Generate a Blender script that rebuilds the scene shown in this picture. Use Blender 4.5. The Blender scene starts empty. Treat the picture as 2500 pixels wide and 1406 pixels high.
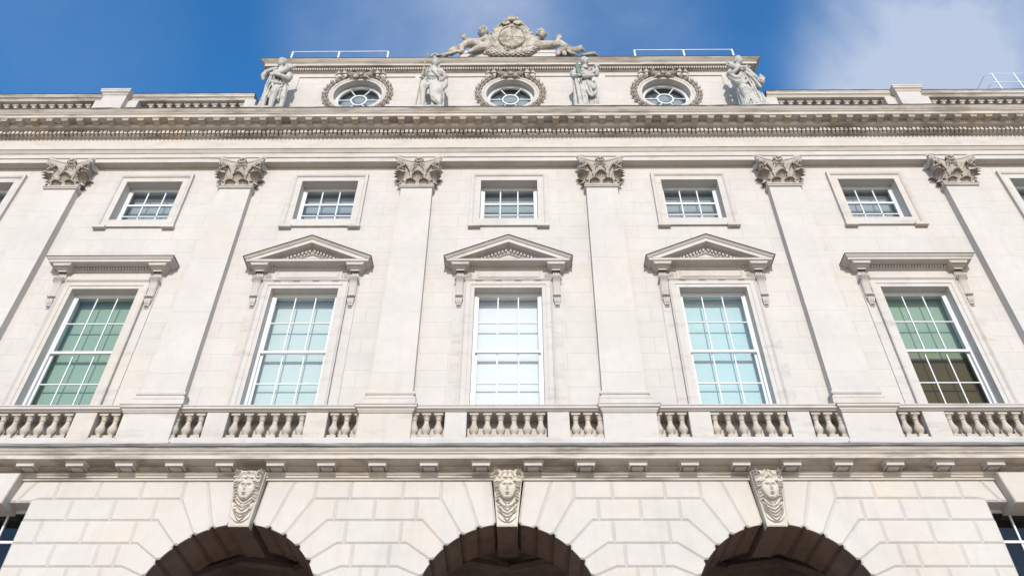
import bpy, bmesh, math, random
from mathutils import Vector, Matrix, noise
R = math.radians
random.seed(7)
sc = bpy.context.scene
COL = sc.collection

# ------------------------------------------------------------------ camera
FW = Vector((-0.00805774, 0.7429617, 0.66928543))
RT = Vector((0.99996303, 0.00799564, 0.00316306))
UP = Vector((0.00300133, -0.66928618, 0.74299866))
cd = bpy.data.cameras.new('camera'); cam = bpy.data.objects.new('camera', cd); COL.objects.link(cam)
cd.sensor_width = 36; cd.lens = 28.08; cd.clip_start = 0.1; cd.clip_end = 5000
mw = Matrix.Identity(4)
for i in range(3):
    mw[i][0], mw[i][1], mw[i][2] = RT[i], UP[i], -FW[i]
mw.translation = Vector((0.2075, -12.0328, 1.6)); cam.matrix_world = mw
sc.camera = cam

# ------------------------------------------------------------------ sun, sky, exposure
SUN_EL, SUN_AZ = R(23), R(178)          # the sun stands behind the camera
wd = bpy.data.worlds.new('World'); sc.world = wd; wd.use_nodes = True
nt = wd.node_tree; nt.nodes.clear()
def N(t, kind, **kw):
    n = t.nodes.new(kind)
    for k, v in kw.items(): setattr(n, k, v)
    return n
out = N(nt, 'ShaderNodeOutputWorld'); bg = N(nt, 'ShaderNodeBackground')
sky = N(nt, 'ShaderNodeTexSky', sky_type='NISHITA', sun_disc=False, sun_elevation=SUN_EL, sun_rotation=SUN_AZ)
sky.air_density = 1.0; sky.dust_density = 0.35; sky.ozone_density = 2.6; sky.altitude = 100
tc = N(nt, 'ShaderNodeTexCoord')
def blob(d, rad, gain):
    dp = N(nt, 'ShaderNodeVectorMath', operation='DOT_PRODUCT')
    v = Vector(d).normalized(); dp.inputs[1].default_value = v
    nt.links.new(tc.outputs['Generated'], dp.inputs[0])
    mr = N(nt, 'ShaderNodeMapRange', interpolation_type='SMOOTHSTEP')
    mr.inputs['From Min'].default_value = math.cos(R(rad)); mr.inputs['From Max'].default_value = math.cos(R(rad * .25))
    mr.inputs['To Max'].default_value = gain
    nt.links.new(dp.outputs['Value'], mr.inputs['Value'])
    return mr.outputs['Result']
def wmath(op, a, b):
    n = N(nt, 'ShaderNodeMath', operation=op)
    for i, v in enumerate((a, b)):
        if isinstance(v, (int, float)): n.inputs[i].default_value = v
        else: nt.links.new(v, n.inputs[i])
    return n.outputs[0]
clouds = None
for d, rad, g in (((.51, .46, .73), 14, .9), ((.46, .47, .765), 10, .45), ((.40, .46, .79), 8, .55), ((-.11, .49, .866), 12, .44), ((.06, .50, .86), 12, .24), ((.2, .47, .86), 8, .12),
                  ((-.46, .44, .77), 8, .08)):
    b = blob(d, rad, g); clouds = b if clouds is None else wmath('ADD', clouds, b)
bank = None
for d, rad, g in (((.0, -.75, .60), 40, .9), ((.05, -.8, .52), 20, .8), ((-.55, -.65, .5), 26, .35), ((.6, -.6, .5), 26, .6)):
    b = blob(d, rad, g); bank = b if bank is None else wmath('ADD', bank, b)
nz = N(nt, 'ShaderNodeTexNoise'); nz.inputs['Scale'].default_value = 3.6; nz.inputs['Detail'].default_value = 7; nz.inputs['Roughness'].default_value = .55; nz.inputs['Distortion'].default_value = .25
nt.links.new(tc.outputs['Generated'], nz.inputs['Vector'])
mrn = N(nt, 'ShaderNodeMapRange'); mrn.inputs['From Min'].default_value = .34; mrn.inputs['From Max'].default_value = .68
mrn.inputs['To Min'].default_value = .2; mrn.inputs['To Max'].default_value = 1.25
nt.links.new(nz.outputs['Fac'], mrn.inputs['Value'])
cf = N(nt, 'ShaderNodeClamp'); nt.links.new(wmath('MULTIPLY', clouds, mrn.outputs['Result']), cf.inputs['Value'])
hs = N(nt, 'ShaderNodeHueSaturation'); hs.inputs['Saturation'].default_value = 1.3; hs.inputs['Value'].default_value = 1.62
nt.links.new(sky.outputs['Color'], hs.inputs['Color'])
SKY_S = 0.14
mx = N(nt, 'ShaderNodeMixRGB'); mx.inputs['Color2'].default_value = (3.1, 3.65, 4.75, 1)
nt.links.new(cf.outputs['Result'], mx.inputs['Fac']); nt.links.new(hs.outputs['Color'], mx.inputs['Color1'])
cf2 = N(nt, 'ShaderNodeClamp'); nt.links.new(wmath('MULTIPLY', bank, mrn.outputs['Result']), cf2.inputs['Value'])
mx2 = N(nt, 'ShaderNodeMixRGB'); mx2.inputs['Color2'].default_value = (5.2, 5.5, 5.9, 1)
nt.links.new(cf2.outputs['Result'], mx2.inputs['Fac']); nt.links.new(mx.outputs['Color'], mx2.inputs['Color1'])
nt.links.new(mx2.outputs['Color'], bg.inputs['Color']); bg.inputs['Strength'].default_value = SKY_S
nt.links.new(bg.outputs['Background'], out.inputs['Surface'])
sd = bpy.data.lights.new('sun', 'SUN'); sd.energy = 3.7; sd.angle = R(.53); sd.color = (1, .942, .885)
so = bpy.data.objects.new('sun', sd); COL.objects.link(so)
S_DIR = Vector((math.sin(SUN_AZ) * math.cos(SUN_EL), math.cos(SUN_AZ) * math.cos(SUN_EL), math.sin(SUN_EL)))
so.rotation_euler = S_DIR.to_track_quat('Z', 'Y').to_euler(); so.location = S_DIR * 60
sc.view_settings.view_transform = 'Standard'; sc.view_settings.look = 'None'; sc.view_settings.exposure = 0.23; sc.view_settings.gamma = 1
sc.render.engine = 'CYCLES'; sc.cycles.max_bounces = 8; sc.cycles.transparent_max_bounces = 12

# ------------------------------------------------------------------ materials
def mat(name, col, rough=.9, spec=.2):
    m = bpy.data.materials.new(name); m.use_nodes = True
    p = m.node_tree.nodes['Principled BSDF']
    p.inputs['Base Color'].default_value = (*col, 1); p.inputs['Roughness'].default_value = rough
    p.inputs['Specular IOR Level'].default_value = spec
    return m, m.node_tree, p
def stone(name, base, warm=(.52, .40, .26), soot=(.10, .088, .075), soot_amt=.0, warm_amt=.35, joints=None, island=.0, bump=.25, streak=.35, stretch=(1, 1, 1), soot_scale=1.0, soot_rng=(.42, .68)):
    m, t, p = mat(name, base)
    L = t.links.new
    geo = N(t, 'ShaderNodeNewGeometry'); pos = geo.outputs['Position']
    def noise_(scale, vec=None, detail=5, rough=.6):
        n = N(t, 'ShaderNodeTexNoise'); n.inputs['Scale'].default_value = scale; n.inputs['Detail'].default_value = detail; n.inputs['Roughness'].default_value = rough
        L(vec if vec else pos, n.inputs['Vector']); return n.outputs['Fac']
    def scaled(s):
        v = N(t, 'ShaderNodeVectorMath', operation='MULTIPLY'); v.inputs[1].default_value = s; L(pos, v.inputs[0]); return v.outputs[0]
    def ramp(f, a, b, hi=1.0):
        r = N(t, 'ShaderNodeMapRange'); r.inputs['From Min'].default_value = a; r.inputs['From Max'].default_value = b; r.inputs['To Max'].default_value = hi; L(f, r.inputs['Value']); return r.outputs['Result']
    def mixc(f, a, b, mode='MIX'):
        n = N(t, 'ShaderNodeMixRGB', blend_type=mode)
        for i, v in (('Fac', f), ('Color1', a), ('Color2', b)):
            if isinstance(v, (int, float)): n.inputs[i].default_value = v
            elif isinstance(v, tuple): n.inputs[i].default_value = (*v, 1)
            else: L(v, n.inputs[i])
        return n.outputs['Color']
    b = Vector(base)
    col = mixc(ramp(noise_(.9), .35, .7), tuple(b * 1.03), tuple(b * .93))
    col = mixc(ramp(noise_(5.5, detail=8), .45, .75, .22), col, tuple(b * .72))
    if joints:
        sx = N(t, 'ShaderNodeSeparateXYZ'); L(pos, sx.inputs[0]); cb = N(t, 'ShaderNodeCombineXYZ'); L(sx.outputs['X'], cb.inputs['X']); L(sx.outputs['Z'], cb.inputs['Y'])
        br = N(t, 'ShaderNodeTexBrick'); br.offset = .5; br.inputs['Scale'].default_value = 1; br.inputs['Brick Width'].default_value = joints[0]; br.inputs['Row Height'].default_value = joints[1]
        br.inputs['Mortar Size'].default_value = .0045; br.inputs['Mortar Smooth'].default_value = .4; br.inputs['Bias'].default_value = 0
        br.inputs['Color1'].default_value = (1.012, 1.008, 1.0, 1); br.inputs['Color2'].default_value = (.978, .975, .968, 1); br.inputs['Mortar'].default_value = (.76, .71, .66, 1)
        L(cb.outputs[0], br.inputs['Vector'])
        col = mixc(1.0, col, br.outputs['Color'], 'MULTIPLY')
    if island:
        oi = N(t, 'ShaderNodeObjectInfo'); ad = N(t, 'ShaderNodeMath', operation='ADD'); L(geo.outputs['Random Per Island'], ad.inputs[0]); L(oi.outputs['Random'], ad.inputs[1])
        fc = N(t, 'ShaderNodeMath', operation='FRACT'); L(ad.outputs[0], fc.inputs[0]); ri = fc.outputs[0]
        col = mixc(ramp(ri, 0, 1, island), col, tuple(Vector(base) * .78 + Vector((.02, .0, -.02))))
        r2 = N(t, 'ShaderNodeMath', operation='FRACT'); mm = N(t, 'ShaderNodeMath', operation='MULTIPLY'); mm.inputs[1].default_value = 7.31; L(ri, mm.inputs[0]); L(mm.outputs[0], r2.inputs[0])
        col = mixc(ramp(r2.outputs[0], .75, 1., island * .9), col, warm)
    col = mixc(ramp(noise_(.55, scaled((1.1, 1, .8)), 6), .56, .8, warm_amt), col, warm)                     # rust-tinted patches in the stone
    col = mixc(ramp(noise_(2.2, scaled((2.2, 2.2, .22)), 6), .55, .85, streak), col, tuple(Vector(base) * .55))    # rain streaks
    if soot_amt:
        col = mixc(ramp(noise_(1.3 * soot_scale, scaled(stretch), 8, .65), soot_rng[0], soot_rng[1], soot_amt), col, soot)
    L(col, p.inputs['Base Color'])
    bp_ = N(t, 'ShaderNodeBump'); bp_.inputs['Strength'].default_value = bump; bp_.inputs['Distance'].default_value = .012
    pit = noise_(26, detail=6, rough=.7); L(pit, bp_.inputs['Height']); L(bp_.outputs['Normal'], p.inputs['Normal'])
    return m
BASE = (.472, .449, .428)
M_WALL = stone('ashlar_stone', BASE, joints=(1.12, .385), warm_amt=.30, streak=.2)
M_PILA = stone('pilaster_stone', BASE, joints=(90, 1.46), warm_amt=.28, streak=.26)
M_PLAIN = stone('dressed_stone', BASE, warm_amt=.34, streak=.3, island=.18, soot=(.22, .19, .16), soot_amt=.3, soot_rng=(.52, .68), stretch=(.8, 1, 3), soot_scale=1.4)
M_RUST = stone('rusticated_stone', (.472, .449, .424), island=.15, warm=(.53, .42, .29), warm_amt=.5, streak=.26)
M_CORN = stone('weathered_cornice_stone', (.472, .435, .395), soot=(.15, .125, .10), soot_amt=.62, soot_rng=(.48, .62), stretch=(.6, 1, 4.5), warm_amt=.45, streak=.2, bump=.4)
M_DARKC = stone('stained_carved_stone', (.41, .37, .325), soot=(.13, .11, .095), soot_amt=.5, warm_amt=.3, soot_scale=4, bump=.4, island=.12)
M_MOD = stone('bracket_stone', (.44, .39, .335), soot=(.22, .14, .075), soot_amt=.5, warm_amt=.4, island=.5, soot_scale=2)
M_BAL = stone('baluster_stone', (.45, .412, .37), soot=(.16, .13, .10), soot_amt=.3, warm_amt=.4, island=.35, soot_scale=2.5)
M_STAT = stone('statue_stone', (.45, .44, .415), soot=(.14, .132, .12), soot_amt=.5, soot_rng=(.47, .63), warm_amt=.12, streak=.3, soot_scale=3, bump=.5)
M_CREST = stone('crest_stone', (.44, .40, .345), soot=(.11, .095, .078), soot_amt=.68, soot_rng=(.45, .62), warm_amt=.3, streak=.4, soot_scale=3.2, bump=.5)
M_MASK = stone('keystone_stone', (.50, .46, .41), soot=(.22, .20, .17), soot_amt=.22, warm=(.55, .42, .26), warm_amt=.6, streak=.15, soot_scale=3)
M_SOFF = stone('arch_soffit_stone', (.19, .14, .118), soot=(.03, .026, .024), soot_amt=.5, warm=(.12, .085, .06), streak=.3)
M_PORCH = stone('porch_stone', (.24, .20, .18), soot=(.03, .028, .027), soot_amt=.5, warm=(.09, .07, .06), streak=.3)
M_GROUND = stone('courtyard_paving', (.52, .40, .30), warm_amt=.2, joints=None)
M_LEAD = stone('lead_sheet', (.20, .205, .215), soot=(.05, .05, .055), soot_amt=.7, warm=(.25, .25, .25), stretch=(.8, 1, 3))
M_DLEAD = stone('dark_lead_edge', (.075, .072, .07), soot=(.03, .03, .03), soot_amt=.5, warm=(.09, .085, .08))
M_PAINT = mat('white_gloss_paint', (.58, .59, .61), .45, .4)[0]
M_RAIL = mat('white_tube_paint', (.66, .67, .69), .35, .5)[0]
M_BRONZE = stone('green_bronze', (.20, .265, .22), soot=(.05, .09, .07), soot_amt=.6, warm=(.16, .2, .14), soot_scale=6)
M_SHAFT = stone('weathered_spear_shaft', (.36, .30, .19), soot=(.2, .19, .13), soot_amt=.4, warm=(.4, .33, .2))
M_ROOM = mat('unlit_room_dark', (.05, .05, .05))[0]  # darkness of an unlit room, put into the colour
def glass(name, tint, refl=2.2):
    m = bpy.data.materials.new(name); m.use_nodes = True; t = m.node_tree; t.nodes.clear()
    o = N(t, 'ShaderNodeOutputMaterial'); tr = N(t, 'ShaderNodeBsdfTransparent'); tr.inputs['Color'].default_value = (*tint, 1)
    gl = N(t, 'ShaderNodeBsdfGlossy'); gl.inputs['Roughness'].default_value = .015; gl.inputs['Color'].default_value = (.95, .97, 1, 1)
    lw = N(t, 'ShaderNodeLayerWeight'); lw.inputs['Blend'].default_value = .5
    p5 = N(t, 'ShaderNodeMath', operation='POWER'); p5.inputs[1].default_value = 5; t.links.new(lw.outputs['Facing'], p5.inputs[0])
    mu = N(t, 'ShaderNodeMath', operation='MULTIPLY_ADD'); mu.inputs[1].default_value = .95; mu.inputs[2].default_value = .045 * refl; mu.use_clamp = True; t.links.new(p5.outputs[0], mu.inputs[0])
    nz_ = N(t, 'ShaderNodeTexNoise'); nz_.inputs['Scale'].default_value = 1.3; g2 = N(t, 'ShaderNodeNewGeometry'); t.links.new(g2.outputs['Position'], nz_.inputs['Vector'])
    bu = N(t, 'ShaderNodeBump'); bu.inputs['Strength'].default_value = .22; bu.inputs['Distance'].default_value = .02; t.links.new(nz_.outputs['Fac'], bu.inputs['Height']); t.links.new(bu.outputs['Normal'], gl.inputs['Normal'])
    mi = N(t, 'ShaderNodeMixShader'); t.links.new(mu.outputs[0], mi.inputs['Fac']); t.links.new(tr.outputs[0], mi.inputs[1]); t.links.new(gl.outputs[0], mi.inputs[2]); t.links.new(mi.outputs[0], o.inputs['Surface'])
    return m
G_GREEN = glass('green_tinted_glass', (.74, .82, .79), 1.3); G_CYAN = glass('pale_cyan_glass', (.85, .92, .93)); G_CLEAR = glass('clear_glass', (.90, .93, .94)); G_BROWN = glass('bronze_tinted_glass', (.60, .565, .47), .8); G_GREY = glass('grey_tinted_glass', (.74, .80, .85)); G_DARK = glass('smoked_glass', (.5, .5, .52), .9)
def blind(name, col): return mat(name, col, .85, .1)[0]
B_GREEN = blind('green_roller_blind', (.33, .40, .34)); B_CYAN = blind('pale_blue_roller_blind', (.52, .555, .54)); B_AQUA = blind('aqua_roller_blind', (.46, .56, .58)); B_WHITE = blind('white_roller_blind', (.64, .66, .65)); B_BROWN = blind('brown_roller_blind', (.165, .15, .095)); B_GREY = blind('grey_blue_blind', (.38, .40, .385))

# ------------------------------------------------------------------ mesh building
class MB:
    def __init__(s): s.v = []; s.f = []; s.m = []
    def add(s, vs, fs, mi=0):
        o = len(s.v); s.v += [tuple(v) for v in vs]; s.f += [tuple(i + o for i in f) for f in fs]; s.m += [mi] * len(fs)
    def box(s, x0, x1, y0, y1, z0, z1, mi=0):
        s.add([(x0, y0, z0), (x1, y0, z0), (x1, y1, z0), (x0, y1, z0), (x0, y0, z1), (x1, y0, z1), (x1, y1, z1), (x0, y1, z1)],
              [(0, 3, 2, 1), (4, 5, 6, 7), (0, 1, 5, 4), (1, 2, 6, 5), (2, 3, 7, 6), (3, 0, 4, 7)], mi)
    def cbox(s, x0, x1, y0, y1, z0, z1, c=.006, mi=0):          # box with chamfered front edges
        s.add([(x0, y1, z0), (x1, y1, z0), (x1, y1, z1), (x0, y1, z1), (x0, y0 + c, z0), (x1, y0 + c, z0), (x1, y0 + c, z1), (x0, y0 + c, z1), (x0 + c, y0, z0 + c), (x1 - c, y0, z0 + c), (x1 - c, y0, z1 - c), (x0 + c, y0, z1 - c)],
              [(0, 1, 2, 3), (0, 4, 5, 1), (1, 5, 6, 2), (2, 6, 7, 3), (3, 7, 4, 0), (4, 8, 9, 5), (5, 9, 10, 6), (6, 10, 11, 7), (7, 11, 8, 4), (8, 11, 10, 9)], mi)
    def grid(s, rows, closed=False, mi=0, cap=False):              # rows of equal length joined by quads
        n = len(rows[0]); vs = [p for r in rows for p in r]; fs = []
        for i in range(len(rows) - 1):
            for j in range(n if closed else n - 1):
                a = i * n + j; b = i * n + (j + 1) % n; fs.append((a, b, b + n, a + n))
        if cap: fs.append(tuple(reversed(range(n)))); k = (len(rows) - 1) * n; fs.append(tuple(range(k, k + n)))
        s.add(vs, fs, mi)
    def wrap(s, prof, x0, x1, yf, yb=.1, mi=0):                    # profile [(proj, z)] round a rectangle with mitred returns
        s.grid([[(x0 - p, yb, z), (x0 - p, yf - p, z), (x1 + p, yf - p, z), (x1 + p, yb, z)] for p, z in prof], mi=mi)
    def run(s, prof, x0, x1, mi=0, seg=1):                         # profile [(proj, z)] along X
        s.grid([[(x0 + (x1 - x0) * i / seg, -p, z) for i in range(seg + 1)] for p, z in prof], mi=mi)
    def frame(s, prof, x0, x1, z0, z1, mi=0, bottom=False):        # profile [(outset, proj)] round an opening
        rows = []
        for o, p in prof:
            zb = z0 - o if bottom else z0
            r = [(x0 - o, -p, zb), (x0 - o, -p, z1 + o), (x1 + o, -p, z1 + o), (x1 + o, -p, zb)]
            if bottom: r.append(r[0])
            rows.append(r)
        s.grid(rows, mi=mi)
    def tube(s, pts, rad, n=8, mi=0):                              # tapered tube with round caps
        pts = [Vector(p) for p in pts]; k = len(pts)
        if not hasattr(rad, '__len__'): rad = [rad] * k
        rings = []
        for i, p in enumerate(pts):
            t = (pts[min(i + 1, k - 1)] - pts[max(i - 1, 0)]).normalized()
            a = t.orthogonal() if i == 0 else (pa - t * pa.dot(t))
            a.normalize(); pa = a; b = t.cross(a)
            mk = lambda q, r: [tuple(q + (a * math.cos(2 * math.pi * j / n) + b * math.sin(2 * math.pi * j / n)) * r) for j in range(n)]
            if i == 0: rings.append(mk(p - t * rad[0] * .7, rad[0] * .5))
            rings.append(mk(p, rad[i]))
            if i == k - 1: rings.append(mk(p + t * rad[i] * .7, rad[i] * .5))
        s.grid(rings, True, mi, True)
    def ball(s, c, r, n=10, mi=0, rot=None):
        if not hasattr(r, '__len__'): r = (r, r, r)
        rows = []
        for i in range(n // 2 + 1):
            th = math.pi * (.04 + .92 * i / (n // 2)); row = []
            for j in range(n):
                ph = 2 * math.pi * j / n
                q = Vector((r[0] * math.sin(th) * math.cos(ph), r[1] * math.sin(th) * math.sin(ph), -r[2] * math.cos(th)))
                if rot: q = rot @ q
                row.append((c[0] + q.x, c[1] + q.y, c[2] + q.z))
            rows.append(row)
        s.grid(rows, True, mi, True)
    def loft(s, rings, n=40, mi=0):                                # rings (cx, cy, z, rx, ry, fold, k, phase)
        rows = []
        for cx, cy, z, rx, ry, fo, k, ph in rings:
            row = []
            for j in range(n):
                a = 2 * math.pi * j / n
                q = 1 + 1.9 * fo * (math.sin(k * a + ph) + .5 * math.sin((k * 1.7) * a + 2.1 * ph))
                row.append((cx + rx * q * math.cos(a), cy + ry * q * math.sin(a), z))
            rows.append(row)
        s.grid(rows, True, mi, True)
    def lathe(s, prof, c, n=16, mi=0):                             # prof [(r, z)]
        s.grid([[(c[0] + r * math.cos(2 * math.pi * j / n), c[1] + r * math.sin(2 * math.pi * j / n), z) for j in range(n)] for r, z in prof], True, mi, True)
    def relief(s, x0, x1, z0, z1, nx, nz_, fn, yb=0., mi=0):       # closed panel whose front is pushed out by fn(x, z); x0/x1 may depend on z
        rows = []
        for j in range(nz_ + 1):
            z = z0 + (z1 - z0) * j / nz_; a = x0(z) if callable(x0) else x0; b = x1(z) if callable(x1) else x1
            row = [(a, yb, z)]
            for i in range(nx + 1):
                x = a + (b - a) * i / nx; row.append((x, -fn(x, z), z))
            row.append((b, yb, z)); rows.append(row)
        s.grid(rows, mi=mi)
        for r in (rows[0], rows[-1]): s.add(r, [tuple(range(len(r)))], mi)
    def block(s, poly, yf, yb, c, d, mi=0, side=None):             # stone block: polygon in XZ, front bevelled by c wide and d deep
        n = len(poly); P = [Vector((p[0], p[1])) for p in poly]
        ar = sum(P[i].x * P[(i + 1) % n].y - P[(i + 1) % n].x * P[i].y for i in range(n))
        if ar < 0:
            P.reverse()
            if side: side = list(reversed(side[:-1])) + [side[-1]]
        cw = list(c) if hasattr(c, '__len__') else [c] * n; ins = []
        if ar < 0 and hasattr(c, '__len__'): cw = list(reversed(cw[:-1])) + [cw[-1]]
        for i in range(n):
            a = (P[i] - P[i - 1]).normalized(); b = (P[(i + 1) % n] - P[i]).normalized()
            na = Vector((-a.y, a.x)); nb = Vector((-b.y, b.x)); ca, cb_ = cw[i - 1], cw[i]; cr_ = a.x * b.y - a.y * b.x
            if abs(cr_) < .12: ins.append(P[i] + (na + nb).normalized() * max(ca, cb_) if abs(ca - cb_) < 1e-6 else P[i] + na * ca * .5 + nb * cb_ * .5); continue
            p1 = P[i] + na * ca; p2 = P[i] + nb * cb_; t_ = ((p2.x - p1.x) * b.y - (p2.y - p1.y) * b.x) / cr_
            q = p1 + a * t_
            if (q - P[i]).length > 3 * max(ca, cb_, .001): q = P[i] + (q - P[i]).normalized() * 3 * max(ca, cb_)
            ins.append(q)
        back = [(p.x, yb, p.y) for p in P]; mid = [(p.x, yf + d, p.y) for p in P]; fr = [(p.x, yf, p.y) for p in ins]
        o = len(s.v); s.v += back + mid + fr
        for i in range(n):
            j = (i + 1) % n
            s.f.append((o + i, o + n + i, o + n + j, o + j)); s.m.append(side[i] if side else mi)
            s.f.append((o + n + i, o + 2 * n + i, o + 2 * n + j, o + n + j)); s.m.append(mi)
        s.f.append(tuple(o + 2 * n + i for i in range(n))); s.m.append(mi)
def obj(name, mb, mats, parent=None, smooth=None, loc=None, fix=True):
    me = bpy.data.meshes.new(name); me.from_pydata(mb.v, [], mb.f)
    mats = mats if isinstance(mats, (list, tuple)) else [mats]
    for m in mats: me.materials.append(m)
    if len(mats) > 1: me.polygons.foreach_set('material_index', mb.m)
    if fix:
        b = bmesh.new(); b.from_mesh(me); bmesh.ops.recalc_face_normals(b, faces=b.faces); b.to_mesh(me); b.free()
    if smooth is not None:
        me.polygons.foreach_set('use_smooth', [True] * len(me.polygons)); me.set_sharp_from_angle(angle=R(smooth))
    me.update(); o = bpy.data.objects.new(name, me); COL.objects.link(o)
    if parent: o.parent = parent
    if loc: o.location = loc
    return o
def thing(name, label, cat, loc=(0, 0, 0), group=None):
    o = bpy.data.objects.new(name, None); COL.objects.link(o); o.location = loc; o.empty_display_size = .3
    o['label'] = label; o['category'] = cat
    if group: o['group'] = group
    return o
def copy_tree(o, parent, loc=None):
    c = o.copy(); COL.objects.link(c); c.parent = parent
    if loc: c.location = loc
    for ch in o.children: copy_tree(ch, c)
    return c

# ------------------------------------------------------------------ ground
g = MB(); g.add([(-400, -400, 0), (400, -400, 0), (400, 400, 0), (-400, 400, 0)], [(0, 1, 2, 3)])
gr = obj('ground', g, M_GROUND); gr['kind'] = 'structure'

# ------------------------------------------------------------------ the building
B = thing('palace_building', 'pale stone palace front with pilasters, pedimented windows, balustrades and three arches', 'building')
XE = 16.0
PIL = [-14.1, -10.16, -6.19, -2.085, 2.095, 6.20, 10.16, 14.1]
WIN = [-12.1, -8.18, -4.12, 0.0, 4.13, 8.18, 12.1]
ZC, RA, AX = 5.868, 1.408, [-4.19, 0.02, 4.23]

# main wall with openings
w = MB(); holes = [(c - .68, c + .68, 9.45, 12.42) for c in WIN] + [(c - .645, c + .645, 14.47, 15.75) for c in WIN]
xs = sorted({-XE, XE} | {h[0] for h in holes} | {h[1] for h in holes}); zs = [8.2, 9.45, 12.42, 14.47, 15.75, 17.9]
for i in range(len(xs) - 1):
    for j in range(len(zs) - 1):
        a, b, c, d = xs[i], xs[i + 1], zs[j], zs[j + 1]
        if any(h[0] - 1e-4 < a and b < h[1] + 1e-4 and h[2] - 1e-4 < c and d < h[3] + 1e-4 for h in holes): continue
        w.add([(a, 0, c), (b, 0, c), (b, 0, d), (a, 0, d)], [(0, 1, 2, 3)])
for x0, x1, z0, z1 in holes:
    w.add([(x0, 0, z0), (x1, 0, z0), (x1, 0, z1), (x0, 0, z1), (x0, .8, z0), (x1, .8, z0), (x1, .8, z1), (x0, .8, z1)], [(0, 1, 5, 4), (1, 2, 6, 5), (2, 3, 7, 6), (3, 0, 4, 7), (4, 5, 6, 7)])
for s in (-1, 1): w.add([(s * XE, 0, 8.2), (s * XE, 9, 8.2), (s * XE, 9, 17.9), (s * XE, 0, 17.9)], [(0, 1, 2, 3)])
w.add([(-XE, -.4, 17.9), (XE, -.4, 17.9), (XE, 9, 17.9), (-XE, 9, 17.9)], [(0, 1, 2, 3)])
w.add([(-XE, 9, 0), (XE, 9, 0), (XE, 9, 17.9), (-XE, 9, 17.9)], [(0, 1, 2, 3)])
obj('upper_wall', w, M_WALL, B, fix=False)

# rusticated arcade
rw = MB(); YF, YB, CW, CD = -.18, .85, .031, .026
def rad(a, r): return (r * math.sin(R(a)), ZC + r * math.cos(R(a)))
ANG = [7, 18.7, 30.5, 42.8, 55.3, 67, 79, 90]
ROWZ = [8.03, 7.704, 7.334, 6.953, 6.58, 6.2, 5.868]
TOPS = [[(.732, 8.03), (.265, 8.03)], [(1.08, 7.704), (1.08, 8.03), (.732, 8.03)], [(1.357, 7.334), (1.455, 7.334), (1.455, 7.704), (1.08, 7.704)],
        [(1.567, 6.953), (1.67, 6.953), (1.67, 7.334), (1.357, 7.334)], [(1.677, 6.58), (1.82, 6.58), (1.82, 6.953), (1.567, 6.953)],
        [(1.708, 6.2), (1.98, 6.2), (1.98, 6.58), (1.677, 6.58)], [(2.02, 5.868), (2.02, 6.2), (1.708, 6.2)]]
for ax in AX:
    for s in (-1, 1):
        for k in range(7):
            a0, a1 = ANG[k], ANG[k + 1]; dd = 1.9
            arc = [rad(a0, RA + .05)] + [rad(a0 + dd + (a1 - a0 - 2 * dd) * q / 5, RA) for q in range(6)] + [rad(a1, RA + .05)]
            poly = [(ax + s * x, z) for x, z in arc + TOPS[k]]
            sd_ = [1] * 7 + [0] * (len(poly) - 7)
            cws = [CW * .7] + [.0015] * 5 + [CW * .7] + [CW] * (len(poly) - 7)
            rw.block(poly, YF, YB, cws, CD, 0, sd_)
def rects(edges, z1, z0):
    for a, b in zip(edges[:-1], edges[1:]): rw.block([(a, z0), (b, z0), (b, z1), (a, z1)], YF, .3, CW, CD)
for s in (-1, 1):
    c0 = AX[1]; c1 = AX[2] if s > 0 else AX[0]; A = abs(c1 - c0)
    inner = [[1.08, 1.70, 2.55, A - 1.08], [1.455, 2.13, A - 1.455], [1.67, A - 1.67], [1.82, A - 1.82], [1.98, A - 1.98], [2.02, A - 2.02]]
    for k, e in enumerate(inner):
        if k == 2: e = [1.67, A - 1.67]
        ed = sorted(c0 + s * x for x in e); rects(ed, ROWZ[k], ROWZ[k + 1])
    c = abs(c1)
    outer = [[c + 1.08, 5.95, 6.66, 7.35], [c + 1.455, 6.31, 7.02, 7.71], [c + 1.67, 6.65, 7.37, 7.72], [c + 1.82, 6.32, 7.02, 7.72], [c + 1.98, 6.69, 7.40, 7.72], [c + 2.02, 7.0, 7.72]]
    for k, e in enumerate(outer): rects(sorted(s * x for x in e), ROWZ[k], ROWZ[k + 1])
    FC = 8.36
    fl = [[(7.35, 7.704), (7.58, 7.704), (7.70, 7.655), (7.93, 7.655), (7.72, 8.03), (7.35, 8.03)], [(7.93, 7.655), (8.06, 7.655), (7.97, 8.03), (7.72, 8.03)]]
    for pl in fl:
        rw.block([(s * x, z) for x, z in pl], YF, .3, CW, CD); rw.block([(s * (2 * FC - x), z) for x, z in pl], YF, .3, CW, CD)
    rw.block([(s * x, z) for x, z in [(8.063, 7.56), (2 * FC - 8.063, 7.56), (2 * FC - 7.973, 8.10), (7.973, 8.10)]], -.33, .3, .012, .02)
    for k in range(6):
        x0 = 2 * FC - (7.35 if k == 0 else 7.71); rects(sorted(s * x for x in [x0 + i * (XE - x0) / 9 for i in range(10)]), ROWZ[k], ROWZ[k + 1])
    z = 5.868
    while z > .1:                                                    # courses of the piers down to the ground
        z0 = max(0, z - .367)
        rects(sorted((c0 + s * (RA), c0 + s * (A - RA))), z, z0); rects(sorted((s * (c + RA), s * 6.6, s * 7.72)), z, z0); rects(sorted((s * (2 * FC - 7.72), s * 11.5, s * XE)), z, z0)
        if z < 5.2: rects(sorted((s * 7.72, s * (2 * FC - 7.72))), z, z0)
        z = z0
obj('rusticated_wall', rw, [M_RUST, M_SOFF], B)
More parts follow.
